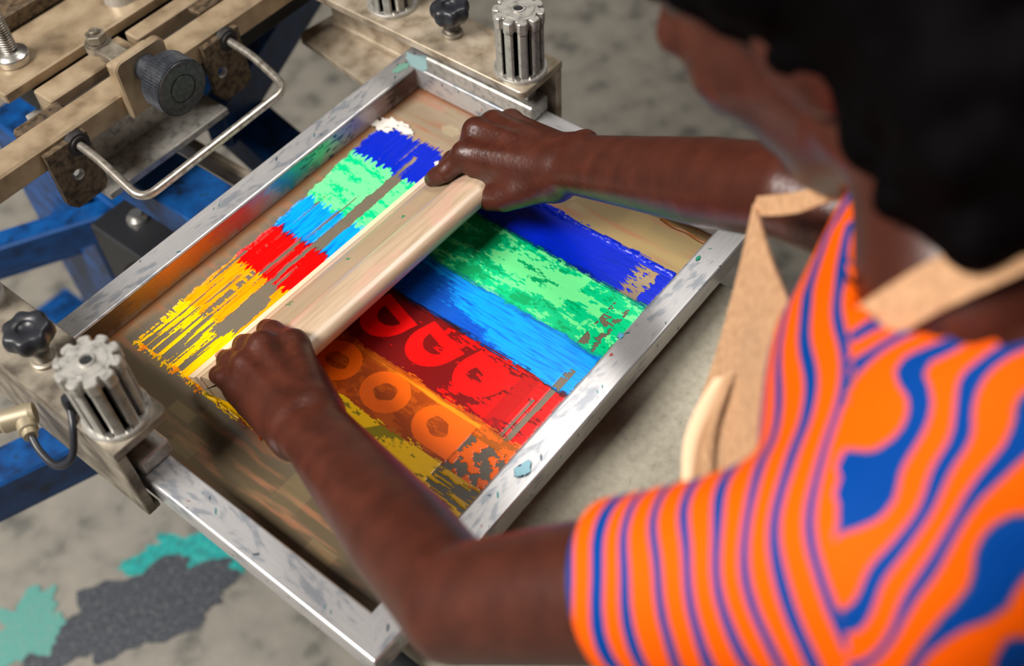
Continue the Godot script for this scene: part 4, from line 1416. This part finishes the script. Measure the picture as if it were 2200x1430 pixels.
func trunk(f: Field, g: float) -> void:
	# g: how far cloth stands off
	f.cap(Vector3(0.645, 1.178, 0.300), Vector3(0.645, 1.185, 0.240), 0.056 + g, 0.056 + g, 90.0)
	f.cap(Vector3(0.612, 1.168, 0.290), Vector3(0.606, 1.185, 0.235), 0.040 + g, 0.043 + g, 90.0)
	for s in [-1.0, 1.0]:
		f.cap(Vector3(0.655, 1.165, 0.268 + 0.060 * s), Vector3(0.70, 1.07, 0.268 + 0.060 * s), 0.066 + g, 0.075 + g, 80.0)
	f.cap(L_SH, NECK + Vector3(0.035, -0.020, 0.030), 0.042 + g, 0.044 + g, 110.0)
	f.cap(R_SH, NECK + Vector3(0.035, -0.020, -0.060), 0.042 + g, 0.044 + g, 110.0)
	for s in [-1.0, 1.0]:
		f.cap(Vector3(0.70, 1.165, 0.262 + 0.070 * s), Vector3(0.75, 1.06, 0.262 + 0.068 * s), 0.075 + g, 0.080 + g, 70.0)
		f.cap(Vector3(0.75, 1.06, 0.262 + 0.068 * s), Vector3(0.815, 0.93, 0.266 + 0.070 * s), 0.080 + g, 0.095 + g, 70.0)

func hair(t: Node3D, ax: Basis) -> void:
	var f := Field.new(HEAD - Vector3(0.17, 0.16, 0.15), HEAD + Vector3(0.21, 0.19, 0.17), 0.0050)
	var fw := ax.x; var up := ax.y; var lf := ax.z
	var puff := Vector3(0.622, 1.288, 0.262)
	f.ell(HEAD + fw * -0.030 + up * 0.032, ax, Vector3(0.100, 0.104, 0.090), 140.0)
	f.ell(HEAD + fw * -0.055 + up * -0.030, ax, Vector3(0.072, 0.075, 0.083), 140.0)
	f.cap(HEAD + fw * -0.085 + up * -0.03 + lf * 0.02, puff, 0.060, 0.052, 120.0)
	# short curls: many small tufts over the surface
	var r := RandomNumberGenerator.new(); r.seed = 99
	for i in 520:
		var d := Vector3(r.randfn(), r.randfn(), r.randfn()).normalized()
		var p := HEAD + fw * (-0.030 + d.x * 0.099) + up * (0.030 + d.y * 0.103) + lf * d.z * 0.088
		if i % 3 == 0: p = puff.lerp(HEAD + fw * -0.085, r.randf() * 0.6) + d * 0.056
		f.ball(p, r.randf_range(0.007, 0.013), 320.0)
	# keep the face and the front of the neck free
	for k in f.nz:
		for j in f.ny:
			for i in f.nx:
				var q := f.o + Vector3(i, j, k) * f.h - HEAD
				var a := q.dot(fw); var b := q.dot(up)
				var line := 0.010 + 0.6 * maxf(b - 0.005, 0.0) + 2.5 * maxf(b - 0.022, 0.0) - 0.55 * maxf(-b - 0.03, 0.0)
				var d := a - line
				if d > 0.0:
					f.f[(k * f.ny + j) * f.nx + i] *= exp(-220.0 * d) if d < 0.03 else 0.0
	f.nets()
	var m := plain(Color8(5, 4, 5), 0.7, 0.0, 0.12)
	obj("hair", arrays_mesh(f.vs, f.ns, f.ix), m, t, "short dark curly hair")

func stripes_material() -> StandardMaterial3D:
	var n := FastNoiseLite.new(); n.seed = 55; n.frequency = 1.0; n.fractal_octaves = 2
	var w := 512; var h := 512
	var im := Image.create(w, h, false, Image.FORMAT_RGB8)
	for y in h:
		for x in w:
			var u := float(x) / w * 8.0
			var v := float(y) / h
			var c := cos(TAU * v); var s := sin(TAU * v)
			var ph := u + 0.16 * n.get_noise_3d(c * 1.1 + cos(TAU * u / 8.0) * 1.5, s * 1.1, sin(TAU * u / 8.0) * 1.5)
			var e := absf(fposmod(ph, 1.0) - 0.5) * 2.0
			var wdt := 0.37 + 0.12 * n.get_noise_3d(c * 2.0 + 7.0, s * 2.0, cos(TAU * u / 8.0) * 2.0)
			var k := smoothstep(wdt - 0.06, wdt + 0.06, e)
			im.set_pixel(x, y, Color8(0, 62, 142).lerp(Color8(244, 92, 0), k))
	var m := plain(Color.WHITE, 0.7)
	m.albedo_texture = ImageTexture.create_from_image(im)
	m.metallic_specular = 0.2
	return m

func shirt(t: Node3D) -> void:
	var f := Field.new(Vector3(0.46, 0.86, -0.02), Vector3(1.0, 1.37, 0.56), 0.006)
	trunk(f, 0.012)
	for s in [[L_SH, L_EL, 1.0], [R_SH, R_EL, -1.0]]:
		var sh: Vector3 = s[0]; var el: Vector3 = s[1]
		var m := sh.lerp(el, 0.35)
		f.chain([sh, m, sh.lerp(el, 0.80)], [0.052, 0.0465, 0.0425], 160.0)
	f.nets()
	# cut away: sleeve ends, neck opening; cut edges are pulled onto the cutting plane
	var cuts := []
	for s in [[L_SH, L_EL], [R_SH, R_EL]]:
		var d: Vector3 = (s[1] - s[0]).normalized()
		cuts.append([s[0].lerp(s[1], 0.56), d, 0.085])
	var nd := (HEAD - NECK).normalized()
	nd = Vector3(-0.55, 0.83, 0.0).normalized()
	cuts.append([NECK + nd * 0.024 + Vector3(0.018, 0.0, 0.0), nd, 0.060])
	var vs := f.vs
	var side := PackedInt32Array(); side.resize(vs.size())
	for i in vs.size():
		for c in cuts.size():
			var q: Vector3 = vs[i] - cuts[c][0]
			var d: float = q.dot(cuts[c][1])
			if d > 0.0 and (q - cuts[c][1] * d).length() < cuts[c][2]: side[i] = c + 1
	var ix := PackedInt32Array()
	var moved := {}
	for k in range(0, f.ix.size(), 3):
		var out := 0
		for e in 3:
			if side[f.ix[k + e]] > 0: out += 1
		if out == 3: continue
		for e in 3:
			ix.append(f.ix[k + e])
			if side[f.ix[k + e]] > 0: moved[f.ix[k + e]] = true
	for i in moved:
		var c: Array = cuts[side[i] - 1]
		vs[i] -= c[1] * (vs[i] - c[0]).dot(c[1])
	# stripe coordinates: rings round the sleeves, slanting bands over the shoulders and the back; the seam parts the two
	var ns := FastNoiseLite.new(); ns.seed = 8; ns.frequency = 1.0; ns.fractal_octaves = 2
	var vo := PackedVector3Array(); var no := PackedVector3Array(); var uv := PackedVector2Array(); var io := PackedInt32Array()
	var ids := {}
	for k in range(0, ix.size(), 3):
		var m := (vs[ix[k]] + vs[ix[k + 1]] + vs[ix[k + 2]]) / 3.0
		var left := m.z > 0.268
		var sh: Vector3 = L_SH if left else R_SH
		var d := ((L_EL if left else R_EL) - sh).normalized()
		var sleeve := (m - sh).dot(d) + 0.25 * (m.y - sh.y) > 0.012
		for e in 3:
			var key: int = ix[k + e] * 4 + (2 if left else 0) + (1 if sleeve else 0)
			if not ids.has(key):
				ids[key] = vo.size()
				var p := vs[ix[k + e]]
				vo.append(p)
				no.append(f.ns[ix[k + e]])
				if sleeve:
					uv.append(Vector2(((p - sh).dot(d) / 0.0165 + 0.6 * ns.get_noise_3d(p.x * 9.0, p.y * 9.0, p.z * 9.0)) / 8.0, 0.3))
				else:
					var bu := (p.x * 0.93 + p.y * 0.25 + (p.z - 0.26) * (0.22 if left else -0.22)) / 0.0205 + 1.0 * ns.get_noise_3d(p.x * 13.0, p.y * 13.0, p.z * 13.0)
					uv.append(Vector2(bu / 8.0, 0.7 + p.y))
			io.append(ids[key])
	obj("shirt", arrays_mesh(vo, no, io, PackedColorArray(), uv), stripes_material(), t, "orange t-shirt with wavy blue stripes")

func cloth_patch(rows: Array, thick: float, sub := 8) -> ArrayMesh:
	# a smooth sheet through rows of points, with a real thickness
	var grid := []
	for r in rows: grid.append(curve(r, sub))
	var cols: int = grid[0].size()
	var fine := []
	for c in cols:
		var line := []
		for r in grid: line.append(r[c])
		fine.append(curve(line, sub))
	var st := start()
	var rn: int = fine[0].size()
	var nrm := func(c: int, r: int) -> Vector3:
		var a: Vector3 = fine[mini(c + 1, cols - 1)][r] - fine[maxi(c - 1, 0)][r]
		var b: Vector3 = fine[c][mini(r + 1, rn - 1)] - fine[c][maxi(r - 1, 0)]
		return a.cross(b).normalized()
	for s in [0.5, -0.5]:
		st.set_smooth_group(1 if s > 0 else 2)
		for c in cols - 1:
			for r in rn - 1:
				var q := []
				for e in [[0, 0], [1, 0], [1, 1], [0, 1]]:
					q.append(fine[c + e[0]][r + e[1]] + nrm.call(c + e[0], r + e[1]) * thick * s)
				if s > 0: q.reverse()
				quad(st, q[0], q[1], q[2], q[3])
	st.set_smooth_group(3)
	for c in cols - 1:
		for r in [0, rn - 1]:
			var n1: Vector3 = nrm.call(c, r) * thick * 0.5; var n2: Vector3 = nrm.call(c + 1, r) * thick * 0.5
			quad(st, fine[c][r] - n1, fine[c + 1][r] - n2, fine[c + 1][r] + n2, fine[c][r] + n1)
	for r in rn - 1:
		for c in [0, cols - 1]:
			var n1: Vector3 = nrm.call(c, r) * thick * 0.5; var n2: Vector3 = nrm.call(c, r + 1) * thick * 0.5
			quad(st, fine[c][r] - n1, fine[c][r + 1] - n2, fine[c][r + 1] + n2, fine[c][r] + n1)
	return fin(st)

func apron(t: Node3D) -> void:
	var m := grimy([[0.0, Color8(150, 112, 80)], [0.5, Color8(196, 152, 112)], [1.0, Color8(214, 172, 132)]], 10.0, 0.8, 0.0, 0.03, 501)
	m.rim_enabled = true
	m.rim = 0.25
	# bib from the top hem down to the belly; rows run from the printer's right to left
	var bib := cloth_patch([
		[Vector3(0.4903, 1.1307, 0.2064), Vector3(0.5247, 1.1396, 0.2476), Vector3(0.5655, 1.1664, 0.2996), Vector3(0.5873, 1.1945, 0.3369)],
		[Vector3(0.5035, 1.1032, 0.2416), Vector3(0.5290, 1.1180, 0.2720), Vector3(0.5580, 1.1440, 0.3150), Vector3(0.5910, 1.1773, 0.3540)],
		[Vector3(0.5161, 1.0731, 0.2821), Vector3(0.5350, 1.0900, 0.3000), Vector3(0.5614, 1.1139, 0.3298), Vector3(0.6000, 1.1520, 0.3700)],
		[Vector3(0.5248, 1.0400, 0.3172), Vector3(0.5440, 1.0600, 0.3270), Vector3(0.5680, 1.0850, 0.3480), Vector3(0.6050, 1.1150, 0.3790)],
		[Vector3(0.5440, 0.9700, 0.3437), Vector3(0.5650, 0.9900, 0.3560), Vector3(0.5900, 1.0100, 0.3700), Vector3(0.6300, 1.0300, 0.3900)],
		[Vector3(0.6200, 0.8400, 0.3300), Vector3(0.6300, 0.8500, 0.3600), Vector3(0.6500, 0.8500, 0.3800), Vector3(0.6900, 0.8600, 0.4000)]], 0.0022, 6)
	var b := obj("apron", bib, m, t, "tan cotton apron")
	var s1 := cloth_patch([
		[Vector3(0.5800, 1.1960, 0.3390), Vector3(0.6085, 1.2496, 0.3218), Vector3(0.6306, 1.2789, 0.3064), Vector3(0.655, 1.290, 0.270)],
		[Vector3(0.5994, 1.1920, 0.3500), Vector3(0.6246, 1.2429, 0.3320), Vector3(0.6478, 1.2726, 0.3160), Vector3(0.674, 1.284, 0.275)]], 0.003, 6)
	obj("neck_strap", s1, m, b)
	var tie := cloth_patch([
		[Vector3(0.5372, 1.1061, 0.3045), Vector3(0.5397, 1.0968, 0.3183), Vector3(0.5421, 1.0844, 0.3373), Vector3(0.5514, 1.0671, 0.3586)],
		[Vector3(0.5350, 1.1065, 0.3100), Vector3(0.5360, 1.0965, 0.3260), Vector3(0.5400, 1.0845, 0.3440), Vector3(0.5500, 1.0680, 0.3620)],
		[Vector3(0.5315, 1.1041, 0.3130), Vector3(0.5313, 1.0934, 0.3314), Vector3(0.5355, 1.0817, 0.3476), Vector3(0.5471, 1.0666, 0.3633)]], 0.002, 5)
	obj("apron_tie", tie, plain(Color8(232, 204, 168), 0.8), b, "pale cream tie")
	var s2 := cloth_patch([
		[Vector3(0.4907, 1.1340, 0.2030), Vector3(0.5204, 1.1640, 0.2130), Vector3(0.5472, 1.1965, 0.2190), Vector3(0.600, 1.235, 0.222)],
		[Vector3(0.4925, 1.1240, 0.2100), Vector3(0.5222, 1.1530, 0.2200), Vector3(0.5490, 1.1860, 0.2260), Vector3(0.602, 1.225, 0.230)]], 0.003, 6)
	obj("neck_strap", s2, m, b)

func legs(t: Node3D) -> void:
	var f := Field.new(Vector3(0.70, 0.02, 0.05), Vector3(1.03, 0.98, 0.50), 0.012)
	for s in [-1.0, 1.0]:
		f.cap(Vector3(0.825, 0.90, 0.27 + 0.075 * s), Vector3(0.84, 0.50, 0.27 + 0.10 * s), 0.095, 0.065, 90.0)
		f.cap(Vector3(0.84, 0.50, 0.27 + 0.10 * s), Vector3(0.88, 0.06, 0.27 + 0.11 * s), 0.065, 0.052, 90.0)
	f.nets()
	obj("trousers", arrays_mesh(f.vs, f.ns, f.ix), plain(Color8(40, 44, 60), 0.8), t)
	for s in [-1.0, 1.0]:
		var g := Field.new(Vector3(0.70, -0.02, 0.27 + 0.11 * s - 0.08), Vector3(1.0, 0.14, 0.27 + 0.11 * s + 0.08), 0.008)
		g.cap(Vector3(0.91, 0.045, 0.27 + 0.11 * s), Vector3(0.76, 0.036, 0.27 + 0.125 * s), 0.042, 0.034, 120.0)
		g.cap(Vector3(0.895, 0.045, 0.27 + 0.11 * s), Vector3(0.89, 0.09, 0.27 + 0.11 * s), 0.042, 0.045, 120.0)
		g.nets()
		obj("shoe", arrays_mesh(g.vs, g.ns, g.ix), plain(Color8(30, 30, 34), 0.6), t)
